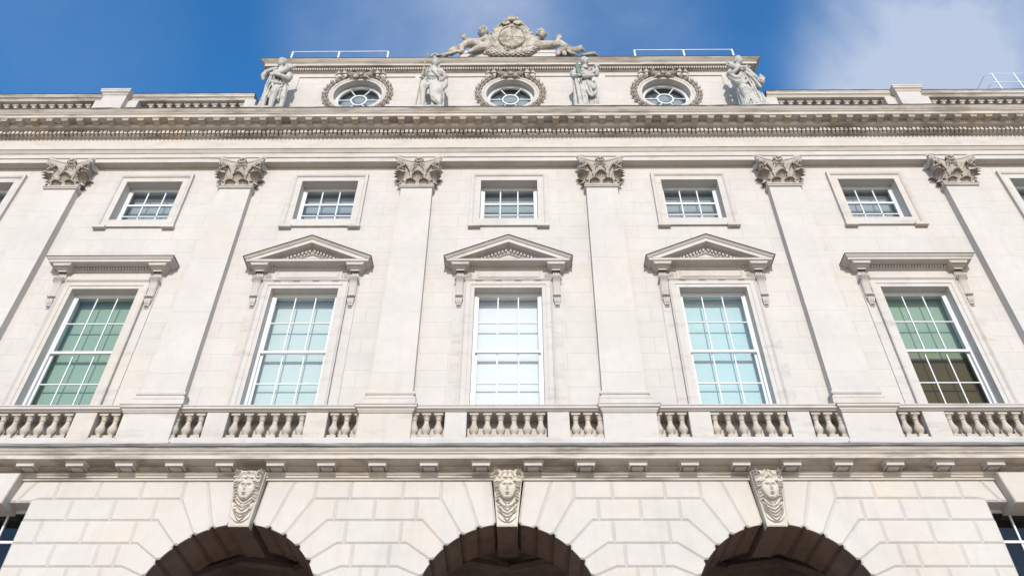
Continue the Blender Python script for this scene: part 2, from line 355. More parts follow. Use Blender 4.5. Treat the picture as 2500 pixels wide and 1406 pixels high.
# porch behind the arches
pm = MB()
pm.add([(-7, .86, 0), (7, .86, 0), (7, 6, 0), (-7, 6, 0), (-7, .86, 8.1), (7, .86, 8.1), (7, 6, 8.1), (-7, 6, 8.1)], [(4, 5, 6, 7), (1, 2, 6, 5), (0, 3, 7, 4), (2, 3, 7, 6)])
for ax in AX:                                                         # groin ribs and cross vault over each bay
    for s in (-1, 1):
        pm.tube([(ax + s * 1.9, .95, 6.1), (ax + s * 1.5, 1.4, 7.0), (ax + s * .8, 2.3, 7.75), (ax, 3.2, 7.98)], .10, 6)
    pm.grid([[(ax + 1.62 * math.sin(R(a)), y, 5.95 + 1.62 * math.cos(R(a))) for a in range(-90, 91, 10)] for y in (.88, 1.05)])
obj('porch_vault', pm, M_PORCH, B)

# lower cornice
lc = MB(); xw = XE
lc.run([(.1, 8.025), (.195, 8.03), (.2, 8.062), (.222, 8.066), (.222, 8.096), (.236, 8.10), (.25, 8.112), (.255, 8.118), (.255, 8.148), (.21, 8.152), (.21, 8.16), (.225, 8.175), (.25, 8.20), (.27, 8.215), (.285, 8.235), (.285, 8.238), (.53, 8.24), (.53, 8.305), (.538, 8.309), (.538, 8.318), (.556, 8.325), (.56, 8.345), (.585, 8.362), (.605, 8.385), (.61, 8.40), (.622, 8.402), (.622, 8.412)], -xw, xw, seg=60)
lco = obj('lower_cornice', lc, M_CORN, B, 40)
ld = MB(); ld.run([(.60, 8.406), (.646, 8.408), (.65, 8.43), (.645, 8.46), (.35, 8.53), (.3, 8.53)], -xw, xw, seg=120)
rnd = random.Random(3)
ld.v = [(x, y + (rnd.uniform(-.006, .006) if z < 8.5 else 0), z + rnd.uniform(-.004, .004)) for x, y, z in ld.v]
obj('lead_flashing', ld, M_LEAD, lco, 50)
mu = MB(); mu.box(-.145, .145, -.445, -.2, 8.196, 8.236)
mu.wrap([(.0, 8.214), (.012, 8.222), (.03, 8.236), (.03, 8.2385)], -.1455, .1455, -.4455, -.25)
mu.cbox(-.145, .145, -.445, -.428, 8.16, 8.1955, .003)
for s in (-1, 1):
    mu.box(*sorted((s * .130, s * .145)), -.4279, -.2, 8.16, 8.1955)
    for q in range(4): mu.box(*sorted((s * .090, s * .1299)), -.385 + q * .045, -.372 + q * .045, 8.165, 8.1955)
mu.box(-.090, .090, -.388, -.2, 8.158, 8.1955)
for q in range(7): mu.box(-.126 + q * .0396, -.112 + q * .0396, -.4279, -.3881, 8.165, 8.1955)
mp = obj('mutule', mu, M_PLAIN, lco)
mxs = [-9.5, -8.69] + [-7.885, -7.07, -6.255, -5.435, -4.608, -3.775, -2.943, -2.105, -1.262, -.41, .44, 1.30, 2.15, 2.99, 3.828, 4.652, 5.49, 6.32, 7.13, 7.948] + [8.76, 9.57]
mp.location = (mxs[0], 0, 0)
for x in mxs[1:]: copy_tree(mp, lco, (x, 0, 0))

# balustrade on the lower cornice
PED = [-14.2, -10.2, -6.17, -2.09, 2.115, 6.22, 10.2, 14.2]
bl = MB(); bl.run([(.335, 8.44), (.335, 8.72), (.328, 8.735), (.31, 8.75), (.305, 8.775), (.12, 8.778), (.12, 8.74), (0.03, 8.74)], -xw, xw)
bl.run([(.0, 9.262), (.27, 9.262), (.275, 9.268), (.335, 9.274), (.345, 9.285), (.375, 9.300), (.385, 9.305), (.385, 9.345), (.40, 9.352), (.40, 9.372), (.1, 9.378), (0.01, 9.378)], -xw, xw)
bal = obj('balustrade', bl, M_PLAIN, B)
pd = MB(); pd.cbox(-.462, .462, -.36, .02, 8.47, 9.265, .006)
pd.wrap([(.0, 9.22), (.01, 9.235), (.03, 9.262), (.035, 9.268), (.035, 9.285), (.06, 9.300), (.07, 9.305), (.07, 9.345), (.085, 9.352), (.085, 9.372), (.0, 9.386), (-.3, 9.388)], -.462, .462, -.372, .02)
pd.wrap([(.0, 8.44), (.035, 8.44), (.035, 8.66), (.02, 8.68), (.0, 8.70)], -.462, .462, -.355, .02)
p0 = obj('pedestal', pd, M_PLAIN, bal); p0.location = (PED[0], 0, 0)
for x in PED[1:]: copy_tree(p0, bal, (x, 0, 0))
sp = MB(); sp.cbox(-.188, .188, -.322, .02, 8.70, 9.265, .005)
s0 = obj('pier', sp, M_PLAIN, bal); first = True
BAYS = [(-12.18, 1.5), (-8.19, 1.47), (-4.13, 1.5), (.01, 1.55), (4.17, 1.5), (8.2, 1.47), (12.2, 1.5)]
SUB = {-4.13: (-5.01, -3.285), .01: (-.88, .89), 4.17: (3.325, 5.03), -8.19: (-9.08, -7.305), 8.2: (7.345, 9.08)}
for c, _ in BAYS:
    for x in SUB.get(c, (c - .88, c + .88)):
        if first: s0.location = (x, 0, 0); first = False
        else: copy_tree(s0, bal, (x, 0, 0))
bu = MB(); bu.box(-.076, .076, -.076, .076, 0, .05); bu.box(-.076, .076, -.076, .076, .445, .485)
bu.lathe([(.062, .05), (.062, .066), (.052, .074), (.043, .085), (.046, .097), (.066, .12), (.079, .155), (.082, .18), (.078, .205), (.064, .24), (.05, .275), (.043, .31), (.041, .34), (.040, .355), (.052, .362), (.054, .374), (.045, .382), (.043, .40), (.049, .414), (.062, .428), (.068, .445)], (0, 0), 18)
b0 = obj('baluster', bu, M_BAL, bal, 50); pos_b = []
for c, _ in BAYS:
    pos_b += [c + d for d in (-.575, -.345, -.115, .115, .345, .575)]
    l, r_ = SUB.get(c, (c - .88, c + .88))
    pos_b += [l - .30, l - .51, l - .72, r_ + .30, r_ + .51, r_ + .72]
pos_b = [x for x in pos_b if -10.4 < x < 10.4 and not any(abs(x - p) < .43 for p in PED)]
for i, x in enumerate(pos_b):
    if i == 0: b0.location = (x, -.222, 8.778)
    else: copy_tree(b0, bal, (x, -.222, 8.778))

# ------------------------------------------------------------------ pilasters
def leaf(m, x, y, z, face, w_, h, out, curl=.06, n=15, lobes=7):
    """acanthus leaf fanning out to a scalloped overhanging tip; face = outward direction (XY)"""
    f = Vector((face[0], face[1], 0)).normalized(); t = Vector((-f.y, f.x, 0)); rows = []; S = 14
    for i in range(S + 1):
        s_ = i / S; fr, bk = [], []
        for j in range(n):
            u = -1 + 2 * j / (n - 1); sc_ = 1 + .06 * math.cos(u * math.pi * lobes) * (s_ > .5); s = s_ * sc_
            ww = w_ * (.42 + .58 * min(1, s * 1.05) ** .9) * math.cos(max(0, s_ - .72) * 1.2)
            zz = h * (s ** .92) * (1 - .20 * u * u * s) - curl * 1.3 * max(0, (s - .82) / .18) ** 1.6
            oo = out * (.12 * s + .88 * s ** 3.0) * (1 - .40 * u * u) + .011 * math.cos(u * math.pi * lobes) * min(1, s * 1.5)
            p = Vector((x, y, z)) + t * (u * ww * .5) + f * oo + Vector((0, 0, zz)); fr.append(tuple(p))
            bk.append(tuple(p - f * .024 * (1 - .5 * s) + Vector((0, 0, .018 * s))))
        rows.append(fr + bk[::-1])
    m.grid(rows, True, 0, True)
def volute(m, c, r, ax1, ax2, nrm, turns=1.9, r0=.018, sgn=1):
    pts = []; rr = []
    for i in range(34):
        s = i / 33; a = s * turns * 2 * math.pi; q = r * (1 - s * .86)
        pts.append(Vector(c) + Vector(ax1) * (q * math.cos(a) * sgn) + Vector(ax2) * (q * math.sin(a)) + Vector(nrm) * (.03 * s)); rr.append(r0 * (1 - .35 * s))
    m.tube(pts, rr, 6)
def capital():
    m = MB()
    m.wrap([(.0, 15.318), (.02, 15.322), (.036, 15.334), (.036, 15.345), (.03, 15.352), (.03, 15.362), (.045, 15.37), (.05, 15.385), (.045, 15.398), (.01, 15.40)], -.352, .352, -.172, mi=1)
    m.wrap([(0, 15.39), (.0, 15.6), (.012, 15.8), (.04, 15.95), (.075, 16.03), (.08, 16.08)], -.335, .335, -.165)     # bell
    for x in (-.15, .15): leaf(m, x, -.168, 15.40, (0, -1), .24, .21, .115, .05)
    leaf(m, 0, -.168, 15.42, (0, -1), .27, .42, .165, .06)
    for s in (-1, 1):
        leaf(m, s * .338, -.09, 15.40, (s, 0), .17, .19, .12, .05)
        leaf(m, s * .325, -.15, 15.44, (s * .9, -1), .30, .42, .23, .07)
        leaf(m, s * .338, -.03, 15.44, (s, 0), .20, .38, .19, .06)
        leaf(m, s * .30, -.16, 15.40, (s, -1), .10, .20, .05, .03)
        m.tube([(s * .15, -.18, 15.62), (s * .155, -.20, 15.74), (s * .17, -.215, 15.80)], [.028, .03, .035], 7)
        for q in range(5): m.tube([(s * (.075 + .004 * q), -.172, 15.42 + .03 * q), (s * (.055 - .012 * q), -.172, 15.50 + .03 * q)], [.010, .006], 5)
    for s in (-1, 1):
        d = Vector((s, -1, 0)).normalized()
        volute(m, (s * .375, -.335, 15.985), .080, Vector((s * .92, -.38, 0)), (0, 0, 1), Vector((-s * .38, -.92, 0)))
        volute(m, (s * .43, -.26, 15.985), .080, Vector((s * .38, -.92, 0)), (0, 0, 1), Vector((s * .92, -.38, 0)))
        m.tube([(s * .10, -.20, 15.68), (s * .17, -.225, 15.85), (s * .25, -.265, 16.0), (s * .36, -.33, 16.095)], [.026, .03, .03, .02], 6)
        volute(m, (s * .075, -.268, 16.04), .062, (s * -1, 0, 0), (0, 0, 1), (0, -1, 0), 1.6, .014)
        m.tube([(s * .13, -.20, 15.72), (s * .15, -.23, 15.88), (s * .10, -.262, 16.0)], [.022, .022, .014], 6)
        for q in range(3): m.ball((s * (.36 + .05 * q), -.34 + .03 * q, 15.895), .03, 6)
        m.tube([(s * .45, -.34, 16.0), (s * .47, -.37, 16.09)], [.045, .03], 6)
    # abacus with hollowed sides
    def edge(p):
        pts = [(-.545 - p * .3, .05), (-.45 - p * .2, -.13 - p * .5), (-.545 - p, -.33), (-.50 - p, -.375 - p)]
        for i in range(1, 16):
            x = -.50 + i / 16; pts.append((x * (1 + p * .6), -.375 + .145 * math.cos(x * math.pi / 1.0) ** .9 * (1 if abs(x) < .5 else 0) - p))
        pts += [(.50 + p, -.375 - p), (.545 + p, -.33), (.45 + p * .2, -.13 - p * .5), (.545 + p * .3, .05)]
        return pts
    m.grid([[(x, y, z) for x, y in edge(p)] for p, z in ((-.2, 16.085), (-.045, 16.085), (-.045, 16.10), (-.03, 16.14), (-.018, 16.155), (-.018, 16.165), (.0, 16.172), (.01, 16.195), (.012, 16.215), (.0, 16.238), (-.2, 16.24))], mi=1)
    for i in range(9):
        a = i * 2 * math.pi / 9; m.ball((.075 * math.cos(a), -.285 - .01 * (i % 2), 16.175 + .075 * math.sin(a)), (.038, .045, .038), 6)
    m.ball((0, -.325, 16.175), .04, 8); m.tube([(0, -.22, 16.05), (0, -.27, 16.12)], .03, 6)
    return m
sh = MB(); ha, hb = .395, .352
sh.add([(-ha, .02, 9.80), (-ha, -.17, 9.80), (ha, -.17, 9.80), (ha, .02, 9.80), (-hb, .02, 15.33), (-hb, -.17, 15.33), (hb, -.17, 15.33), (hb, .02, 15.33)], [(0, 1, 5, 4), (1, 2, 6, 5), (2, 3, 7, 6), (4, 5, 6, 7), (0, 3, 2, 1)])
bs = MB()
bs.wrap([(0.0, 9.37), (.075, 9.37), (.075, 9.585), (.065, 9.598), (.055, 9.60), (.068, 9.612), (.072, 9.628), (.068, 9.645), (.052, 9.658), (.036, 9.66), (.030, 9.672), (.022, 9.69), (.026, 9.706), (.04, 9.712), (.04, 9.718), (.05, 9.728), (.054, 9.745), (.05, 9.762), (.04, 9.772), (.018, 9.775), (.016, 9.79), (.006, 9.805), (.0, 9.83), (-.02, 9.83)], -ha, ha, -.172)
pil = obj('pilaster', sh, M_PILA, B); obj('capital', capital(), [M_DARKC, M_PLAIN], pil, 45); obj('pilaster_base', bs, M_PLAIN, pil, 35)
pil.location = (PIL[0], 0, 0)
for x in PIL[1:]: copy_tree(pil, B, (x, 0, 0))

# ------------------------------------------------------------------ entablature
en = MB()
AR = [(0, 16.25), (.19, 16.25), (.19, 16.383), (.198, 16.386), (.215, 16.386), (.215, 16.528), (.222, 16.533), (.235, 16.533), (.237, 16.545), (.255, 16.565), (.275, 16.595), (.28, 16.605), (.292, 16.606), (.30, 16.612), (.30, 16.655), (.18, 16.69), (.18, 17.14), (.186, 17.145), (.19, 17.152), (.215, 17.158), (.25, 17.163), (.240, 17.17), (.240, 17.275), (.35, 17.28), (.355, 17.285), (.40, 17.288), (.435, 17.30), (.45, 17.318), (.455, 17.32), (.455, 17.39), (.64, 17.392), (.64, 17.47), (.648, 17.474), (.648, 17.488), (.668, 17.495), (.672, 17.51), (.69, 17.525), (.715, 17.55), (.728, 17.575), (.738, 17.58), (.738, 17.6), (0, 17.66)]
en.run(AR[16:], -xw, xw, seg=40)
nd = int(2 * 13.2 / .101)
for i in range(nd):
    x = -13.2 + i * .101; en.box(x, x + .066, -.34, -.215, 17.166, 17.272); en.box(x + .012, x + .057, -.305, -.25, 17.145, 17.1655)
ar = MB(); ar.run(AR[:17], -xw, xw, seg=20); obj('architrave', ar, M_PLAIN, B, 35)
ent = obj('main_cornice', en, M_CORN, B, 35)
le = MB(); le.run([(.70, 17.596), (.748, 17.597), (.753, 17.61), (.748, 17.628), (.3, 17.70), (0.0, 17.70)], -xw, xw, seg=140)
le.v = [(x, y + (rnd.uniform(-.006, .006) if z < 17.65 else 0), z + rnd.uniform(-.005, .005)) for x, y, z in le.v]
obj('lead_flashing', le, M_DLEAD, ent, 50)
mo = MB()
prof = [(.46, 17.306), (.50, 17.318), (.55, 17.318), (.585, 17.326), (.598, 17.334), (.602, 17.352)]
mo.box(-.07, .07, -.602, -.44, 17.322, 17.372); mo.box(-.066, .066, -.56, -.45, 17.306, 17.3225); mo.box(-.07, .07, -.605, -.585, 17.318, 17.334)
mo.wrap([(0, 17.352), (.008, 17.358), (.012, 17.372), (.022, 17.383), (.022, 17.3905)], -.07, .07, -.603, -.44)
m0 = obj('modillion', mo, M_MOD, ent)
n_m = 68
for i in range(n_m):
    x = .002 + (i - n_m // 2) * .3696 * (1 - .00022 * abs(i - n_m // 2))
    if i == 0: m0.location = (x, 0, 0)
    else: copy_tree(m0, ent, (x, 0, 0))

# ------------------------------------------------------------------ first-floor windows
def hood(ped):
    m = MB(); l = MB(); H0 = .97
    z0 = 12.86
    pr_ = [(.03, z0), (.06, z0 + .005), (.065, z0 + .02), (.075, z0 + .03), (.075, z0 + .075), (.10, z0 + .08), (.115, 12.945), (.285, 12.947), (.285, 12.99), (.292, 12.994), (.292, 13.0)]
    if ped:
        m.wrap(pr_ + [(.0, 13.03)], -H0, H0, 0)
        ZE, SL = 13.035, .464
        def rake(prof, mb, clip=None):
            HW = H0 + .345; rows = []
            for p, dz in prof:
                e = H0 + p; zt = lambda x: ZE + dz + SL * (HW - x)
                if clip and zt(e) < clip: e = HW - (clip - ZE - dz) / SL; rows.append([(-e, -p, clip), (-e, -p, clip), (0, -p, zt(0)), (e, -p, clip), (e, -p, clip)])
                else: rows.append([(-e, .02, zt(e)), (-e, -p, zt(e)), (0, -p, zt(0)), (e, -p, zt(e)), (e, .02, zt(e))])
            mb.grid(rows)
        rake([(.283, -.062), (.295, -.058), (.30, -.045), (.335, -.02), (.34, -.012)], m)
        rake([(.335, -.014), (.352, -.013), (.354, .0), (.345, .008), (.0, .03)], l)
        rake([(.02, -.29), (.06, -.29), (.065, -.27), (.075, -.27), (.075, -.185), (.10, -.18), (.12, -.155), (.276, -.152), (.276, -.06), (.2, -.05)], m, 12.975)
        for s in (-1, 1):
            for q in range(12):
                x = .03 + q * .072; zt = ZE - .19 + SL * (1.315 - x)
                if zt < 13.05: continue
                a, b = s * x, s * (x + .042); d = -SL * .042
                m.add([(a, -.07, zt - .065), (b, -.07, zt - .065 + d), (b, -.125, zt - .065 + d), (a, -.125, zt - .065), (a, -.07, zt), (b, -.07, zt + d), (b, -.125, zt + d), (a, -.125, zt)], [(0, 1, 2, 3), (4, 5, 6, 7), (0, 1, 5, 4), (1, 2, 6, 5), (2, 3, 7, 6), (3, 0, 4, 7)])
        m.add([(-1.1, -.03, 13.0), (1.1, -.03, 13.0), (0, -.03, 13.5)], [(0, 1, 2)])
    else:
        m.wrap(pr_ + [(.305, 13.005), (.312, 13.02), (.335, 13.035), (.342, 13.045), (.342, 13.05), (.1, 13.06)], -H0, H0, 0)
        l.wrap([(.33, 13.048), (.353, 13.049), (.355, 13.06), (.345, 13.068), (.0, 13.09)], -H0, H0, 0)
    xr = (-.80, .80) if not ped else None
    if xr:
        n = 27
        for i in range(n):
            x = xr[0] + (xr[1] - xr[0]) * i / n; m.box(x, x + .036, -.122, -.06, 12.885, 12.938)
    else:
        for s in (-1, 1):
            for q in range(3): x = s * (.79 - q * .05); m.box(x - .016, x + .016, -.122, -.06, 12.885, 12.938)
    return m, l
def surround(ped):
    m = MB(); zb = 9.40
    m.frame([(0, .0), (0, .035), (.075, .035), (.08, .042), (.08, .05), (.165, .05), (.17, .058), (.185, .07), (.20, .085), (.215, .085), (.215, 0)], -.68, .68, zb, 12.42)
    for s in (-1, 1):                                                 # backing strips under the brackets
        a, b = sorted((s * .90, s * 1.075)); m.box(a, b, -.022, .02, zb, 12.86)
    m.box(-1.05, 1.05, -.03, .02, 12.58, 12.88)
    if ped:
        m.wrap([(.0, 12.622), (.025, 12.622), (.03, 12.64), (.03, 12.92), (.0, 12.925)], -.66, .68, -.03, .02)
        m.frame([(0, .07), (0, .052), (.02, .052), (.03, .07)], -.60, .62, 12.69, 12.86, bottom=True)
        for g_ in range(4):
            for q in range(5): x = -.655 + g_ * .397 + q * .028; m.box(x, x + .018, -.092, -.05, 12.592, 12.62)
    return m
def rosette():
    m = MB()
    for i in range(13):
        a = i * 2 * math.pi / 13; m.tube([(.018 * math.cos(a), -.045, 12.755 + .018 * math.sin(a)), (.052 * math.cos(a), -.05, 12.755 + .052 * math.sin(a))], [.005, .0105], 6)
    for i in range(20):
        a = i * 2 * math.pi / 20; b = (i + 1) * 2 * math.pi / 20
        m.tube([(.074 * math.cos(a), -.04, 12.755 + .074 * math.sin(a)), (.074 * math.cos(b), -.04, 12.755 + .074 * math.sin(b))], .011, 6)
    m.ball((0, -.05, 12.755), .018, 8)
    return m
def console():
    m = MB()
    def p(x, z):
        u = x / .078; rib = .010 * math.cos(u * math.pi * 3) - .012 * (abs(u) > .86)
        if z > 12.66: b = .085
        elif z > 12.14:
            q = (12.66 - z) / .52; b = .085 + .085 * math.exp(-((q - .10) / .13) ** 2) + .05 * (1 - q) ** 1.5 * (q > .05) + .045 * math.exp(-((q - .97) / .07) ** 2)
        else:
            q = (12.14 - z) / .19; rib = .014 * math.cos(math.atan2(x, .02 + (12.13 - z)) * 9); b = .055 + .05 * math.sin(math.pi * min(1, q * 1.1)) ** .7 * (1 - .5 * u * u)
        return max(.024, b + rib)
    m.relief(lambda z: -.078 if z > 12.1 else -.078 * (.55 + .45 * ((z - 11.94) / .16)), lambda z: .078 if z > 12.1 else .078 * (.55 + .45 * ((z - 11.94) / .16)), 11.94, 12.82, 18, 90, p)
    for s in (-1, 1): volute(m, (s * .082, -.115, 12.585), .06, (0, -1, 0), (0, 0, 1), (s, 0, 0), 1.6, .012)
    m.tube([(-.04, -.03, 11.91), (0, -.035, 11.90), (.04, -.03, 11.91)], .012, 6)
    # moulded cap with two rolls under the hood
    m.wrap([(0, 12.79), (.0, 12.815), (.012, 12.822), (.03, 12.835), (.06, 12.845), (.06, 12.862), (.085, 12.872), (.085, 12.90), (.095, 12.905), (.11, 12.94), (.112, 12.9445)], -.082, .082, -.15)
    m.tube([(-.125, -.245, 12.885), (.125, -.245, 12.885)], .022, 8)
    for s in (-1, 1): m.ball((s * .135, -.245, 12.885), .03, 8)
    return m
Y_G = .185
def sash():
    m = MB(); y0, y1 = .155, .235
    X = .68; m.box(-X, -X + .05, y0, y1 + .08, 9.45, 12.42); m.box(X - .05, X, y0, y1 + .08, 9.45, 12.42); m.box(-X + .05, X - .05, y0, y1 + .08, 12.375, 12.42)
    for s in (-1, 1): m.box(*sorted((s * .595, s * .63)), .165, .20, 10.955, 12.375); m.box(*sorted((s * .59, s * .63)), .215, .25, 9.45, 10.96)
    m.box(-.595, .595, .165, .20, 12.34, 12.375)
    m.box(-.63, .63, .16, .206, 10.925, 10.978)
    for x in (-.205, .205):
        m.box(x - .0105, x + .0105, .168, .196, 10.978, 12.34); m.box(x - .0105, x + .0105, .219, .245, 9.45, 10.925)
    for z, a, b in ((11.668, .168, .196), (10.247, .219, .245), (9.62, .219, .245)):
        for c, d in ((-.595, -.2175), (-.1925, .1925), (.2175, .595)): m.box(c, d, a, b, z - .0105, z + .0105)
    return m
SUR = {}
rm, cm, sm = rosette(), console(), sash()
def parts_mesh(name, mb, mats, parent, smooth=None, x=0): return obj(name, mb, mats, parent, smooth, (x, 0, 0) if x else None)
rp = random.Random(12)
def panes(m, xs_, zs_, y):                                            # one slightly out-of-true sheet per light
    for i in range(len(xs_) - 1):
        for j in range(len(zs_) - 1):
            a, b = rp.uniform(-.0035, .0035), rp.uniform(-.0035, .0035)
            m.add([(xs_[i], y - a - b, zs_[j]), (xs_[i + 1], y + a - b, zs_[j]), (xs_[i + 1], y + a + b, zs_[j + 1]), (xs_[i], y - a + b, zs_[j + 1])], [(0, 1, 2, 3)])
def first_window(c, ped, gu, gl, bm_, bm2=None):
    w_ = obj('window', surround(ped), M_PLAIN, B, 35, (c, 0, 0))
    h, l = hood(ped)
    obj('pediment' if ped else 'window_cornice', h, M_PLAIN, w_, 35); obj('lead_flashing', l, M_DLEAD, w_)
    for s in (-1, 1): obj('bracket', cm, M_PLAIN, w_, 40, (s * .98, 0, 0))
    if ped:
        for s in (-1, 1): obj('rosette', rm, M_PLAIN, w_, 50, (s * .815, 0, 0))
    obj('sash_frame', sm, M_PAINT, w_)
    g1 = MB(); panes(g1, (-.62, -.205, .205, .62), (10.95, 11.668, 12.37), .182); obj('pane', g1, gu, w_)
    g2 = MB(); panes(g2, (-.62, -.205, .205, .62), (9.45, 9.62, 10.247, 10.95), .232); obj('pane', g2, gl, w_)
    b = MB(); b.box(-.66, .66, .40, .41, 10.93, 12.42) if bm2 else b.box(-.66, .66, .40, .41, 9.45, 12.42)
    obj('blind', b, bm_, w_)
    if bm2: b = MB(); b.box(-.66, .66, .40, .41, 9.45, 10.93); obj('blind', b, bm2, w_)
first_window(WIN[1], False, G_GREEN, G_GREEN, B_GREEN)
first_window(WIN[2], True, G_CYAN, G_CYAN, B_CYAN)
first_window(WIN[3], True, G_CLEAR, G_CLEAR, B_WHITE)
first_window(WIN[4], True, G_CYAN, G_CYAN, B_AQUA)
first_window(WIN[5], False, G_GREEN, G_BROWN, B_GREEN, B_BROWN)
first_window(WIN[0], False, G_GREEN, G_GREEN, B_GREEN); first_window(WIN[6], False, G_GREEN, G_GREEN, B_GREEN)

# ------------------------------------------------------------------ mezzanine windows
mz = MB()
mz.frame([(0, 0), (0, .03), (.13, .03), (.136, .038), (.136, .048), (.15, .056), (.17, .075), (.20, .08), (.215, .08), (.222, .075), (.222, 0)], -.645, .645, 14.25, 15.75)
mz.box(-.645, .645, -.03, .1, 14.25, 14.47); mz.box(-.645, .645, -.05, .0, 14.235, 14.262)
for s in (-1, 1): mz.cbox(*sorted((s * .615, s * .887)), -.10, 0, 14.175, 14.2495, .004)
mzw = obj('mezzanine_window', mz, M_PLAIN, B, 35, (WIN[0], 0, 0))
f_ = MB(); X = .645
for s in (-1, 1): f_.box(*sorted((s * (X - .045), s * X)), .215, .34, 14.5, 15.75); f_.box(*sorted((s * .56, s * .60)), .225, .26, 14.5, 15.71)
f_.box(-.6, .6, .215, .34, 15.705, 15.75); f_.box(-.56, .56, .225, .26, 15.672, 15.705); f_.box(-.59, .59, .22, .275, 15.185, 15.235); f_.box(-.6, .6, .215, .34, 14.47, 14.56)
for x in (-.20, .20): f_.box(x - .013, x + .013, .228, .256, 14.56, 15.672)
f_.box(-.56, .56, .228, .256, 14.835, 14.861)
obj('sash_frame', f_, M_PAINT, mzw)
g_ = MB(); panes(g_, (-.585, -.20, .20, .585), (14.55, 15.20, 15.70), .242); obj('pane', g_, G_GREY, mzw)
b_ = MB(); b_.box(-.64, .64, .44, .45, 14.48, 15.75); obj('blind', b_, B_GREY, mzw)
for x in WIN[1:]: copy_tree(mzw, B, (x, 0, 0))

# ------------------------------------------------------------------ flank windows beside the arcade
for s in (-1, 1):
    fw = MB(); x = s * 8.36; y = .10
    for q in (-1, 1): fw.box(*sorted((x + q * .60, x + q * .645)), y, y + .12, 5.2, 7.70)
    fw.box(x - .6, x + .6, y, y + .12, 7.60, 7.70); fw.box(x - .6, x + .6, y, y + .07, 7.085, 7.125)
    for q in (-.2, .2): fw.box(x + q - .014, x + q + .014, y + .01, y + .06, 5.2, 7.6)
    for z in (6.4, 5.8): fw.box(x - .6, x + .6, y + .012, y + .058, z - .02, z + .02)
    fo = obj('ground_floor_window', fw, M_PAINT, B)
    gp = MB(); gp.box(x - .6, x + .6, y + .034, y + .038, 5.2, 7.62); obj('pane', gp, G_DARK, fo)
    bk = MB(); bk.box(x - .9, x + .9, .9, .95, 4.5, 8.0); obj('blind', bk, M_ROOM, fo)  # near-black sheet painted as the dark room behind the glass, no blind

# ------------------------------------------------------------------ keystones with carved faces
def smooth01(a, b, x):
    t = max(0, min(1, (x - a) / (b - a))); return t * t * (3 - 2 * t)
def face_relief(u, v, seed):
    """u across -1..1, v from bottom 0 to top 1 -> metres of relief"""
    h = .0
    fu, fv = u / .62, (v - .635) / .185
    d = fu * fu + fv * fv
    if v < .62:                                                       # scarf: shallow cloth cut by curved folds
        h = .034 - .012 * u * u
        for k_, (v0, amp, w_) in enumerate(((.06, .52, .010), (.13, .34, .010), (.19, .26, .010), (.25, .40, .009), (.31, .30, .009), (.37, .46, .009), (.43, .34, .008))):
            q = v - v0 - amp * (abs(u) ** 1.5) * (.55 + .15 * math.sin(k_ * 2.3 + seed)); h -= .030 * math.exp(-(q / w_) ** 2); h += .014 * math.exp(-((q - .022) / .012) ** 2)
        if v < .05 + .13 * abs(u) ** 2.2: h = .006
        if abs(u) > .86 and v < .45: h *= .3
        kx, kz = u / .17, (v - .345) / .045
        if kx * kx + kz * kz < 1: h = .065 * (1 - .6 * (kx * kx + kz * kz))
        for s in (-1, 1):
            q = (u - s * .62 - .25 * math.sin(v * 30) * .2, v - .33); h += .02 * math.exp(-(q[0] / .10) ** 2) * smooth01(.20, .26, v) * smooth01(.44, .38, v) * (1 if math.sin(v * 90) > -.2 else -.6)
    if d < 1.2:                                                       # face
        f = .052 + .085 * math.sqrt(max(0, 1 - d * .80))
        f += .048 * math.exp(-(fu / .13) ** 2 - ((fv + .14) / .17) ** 2) + .026 * math.exp(-(fu / .09) ** 2) * smooth01(-.1, .1, fv) * smooth01(.6, .3, fv)   # nose
        for s in (-1, 1):
            ex, ey = (fu - s * .38) / .24, (fv - .28) / .15
            f -= .058 * math.exp(-(ex * ex + ey * ey) * 1.0); f += .054 * math.exp(-(((fu - s * .40) / .17) ** 2) * 1.6 - ((fv - .25) / .075) ** 2)
            f += .020 * math.exp(-((fu - s * .40) / .30) ** 2 - ((fv - .47) / .07) ** 2)
        f += .024 * math.exp(-(fu / .24) ** 2 - ((fv + .46) / .05) ** 2) + .026 * math.exp(-(fu / .20) ** 2 - ((fv + .60) / .055) ** 2) - .030 * math.exp(-(fu / .28) ** 2 - ((fv + .53) / .025) ** 2) - .024 * math.exp(-(fu / .2) ** 2 - ((fv + .70) / .05) ** 2)
        f += .018 * math.exp(-(fu / .22) ** 2 - ((fv + .88) / .10) ** 2)
        h = f if d < 1.0 or v > .6 else max(h, f * smooth01(1.2, 1.0, d))
    if v > .775 - .02 * u * u:                                         # hair: fillet, then parted waves
        if v < .825: hh = .105 + .012 * math.sin(u * 14)
        else:
            q = abs(u) * 9 + (v - .83) * 46 + 1.2 * math.sin(abs(u) * 11 + seed); hh = .115 + .022 * math.sin(q) - .03 * math.exp(-(u / .04) ** 2) - .05 * smooth01(.94, 1.0, v)
        h = max(h, hh) if d < 1.0 and v < .80 else hh
    elif abs(u) > .58 and v > .66: h = max(h, .085 + .022 * math.sin(v * 120 + abs(u) * 10))
    if abs(u) > .66 and .44 < v <= .68:                               # plaits
        uu = (abs(u) - .80) / .17; h = max(h, (.060 + .026 * math.sin(v * 105 + abs(u) * 14)) * max(0, 1 - uu * uu) ** .6)
    if abs(u) > .60 and v > .855:                                     # corner flowers
        a = math.atan2(v - .925, (abs(u) - .82) * .35); rr = math.hypot((abs(u) - .82) * .35, v - .925)
        if rr < .075: h = (.12 + .035 * math.cos(5 * a + seed) - .05 * math.exp(-(rr / .02) ** 2)) * smooth01(.078, .06, rr)
    return h
KW = lambda z: .160 + (z - 7.18) / .95 * .085
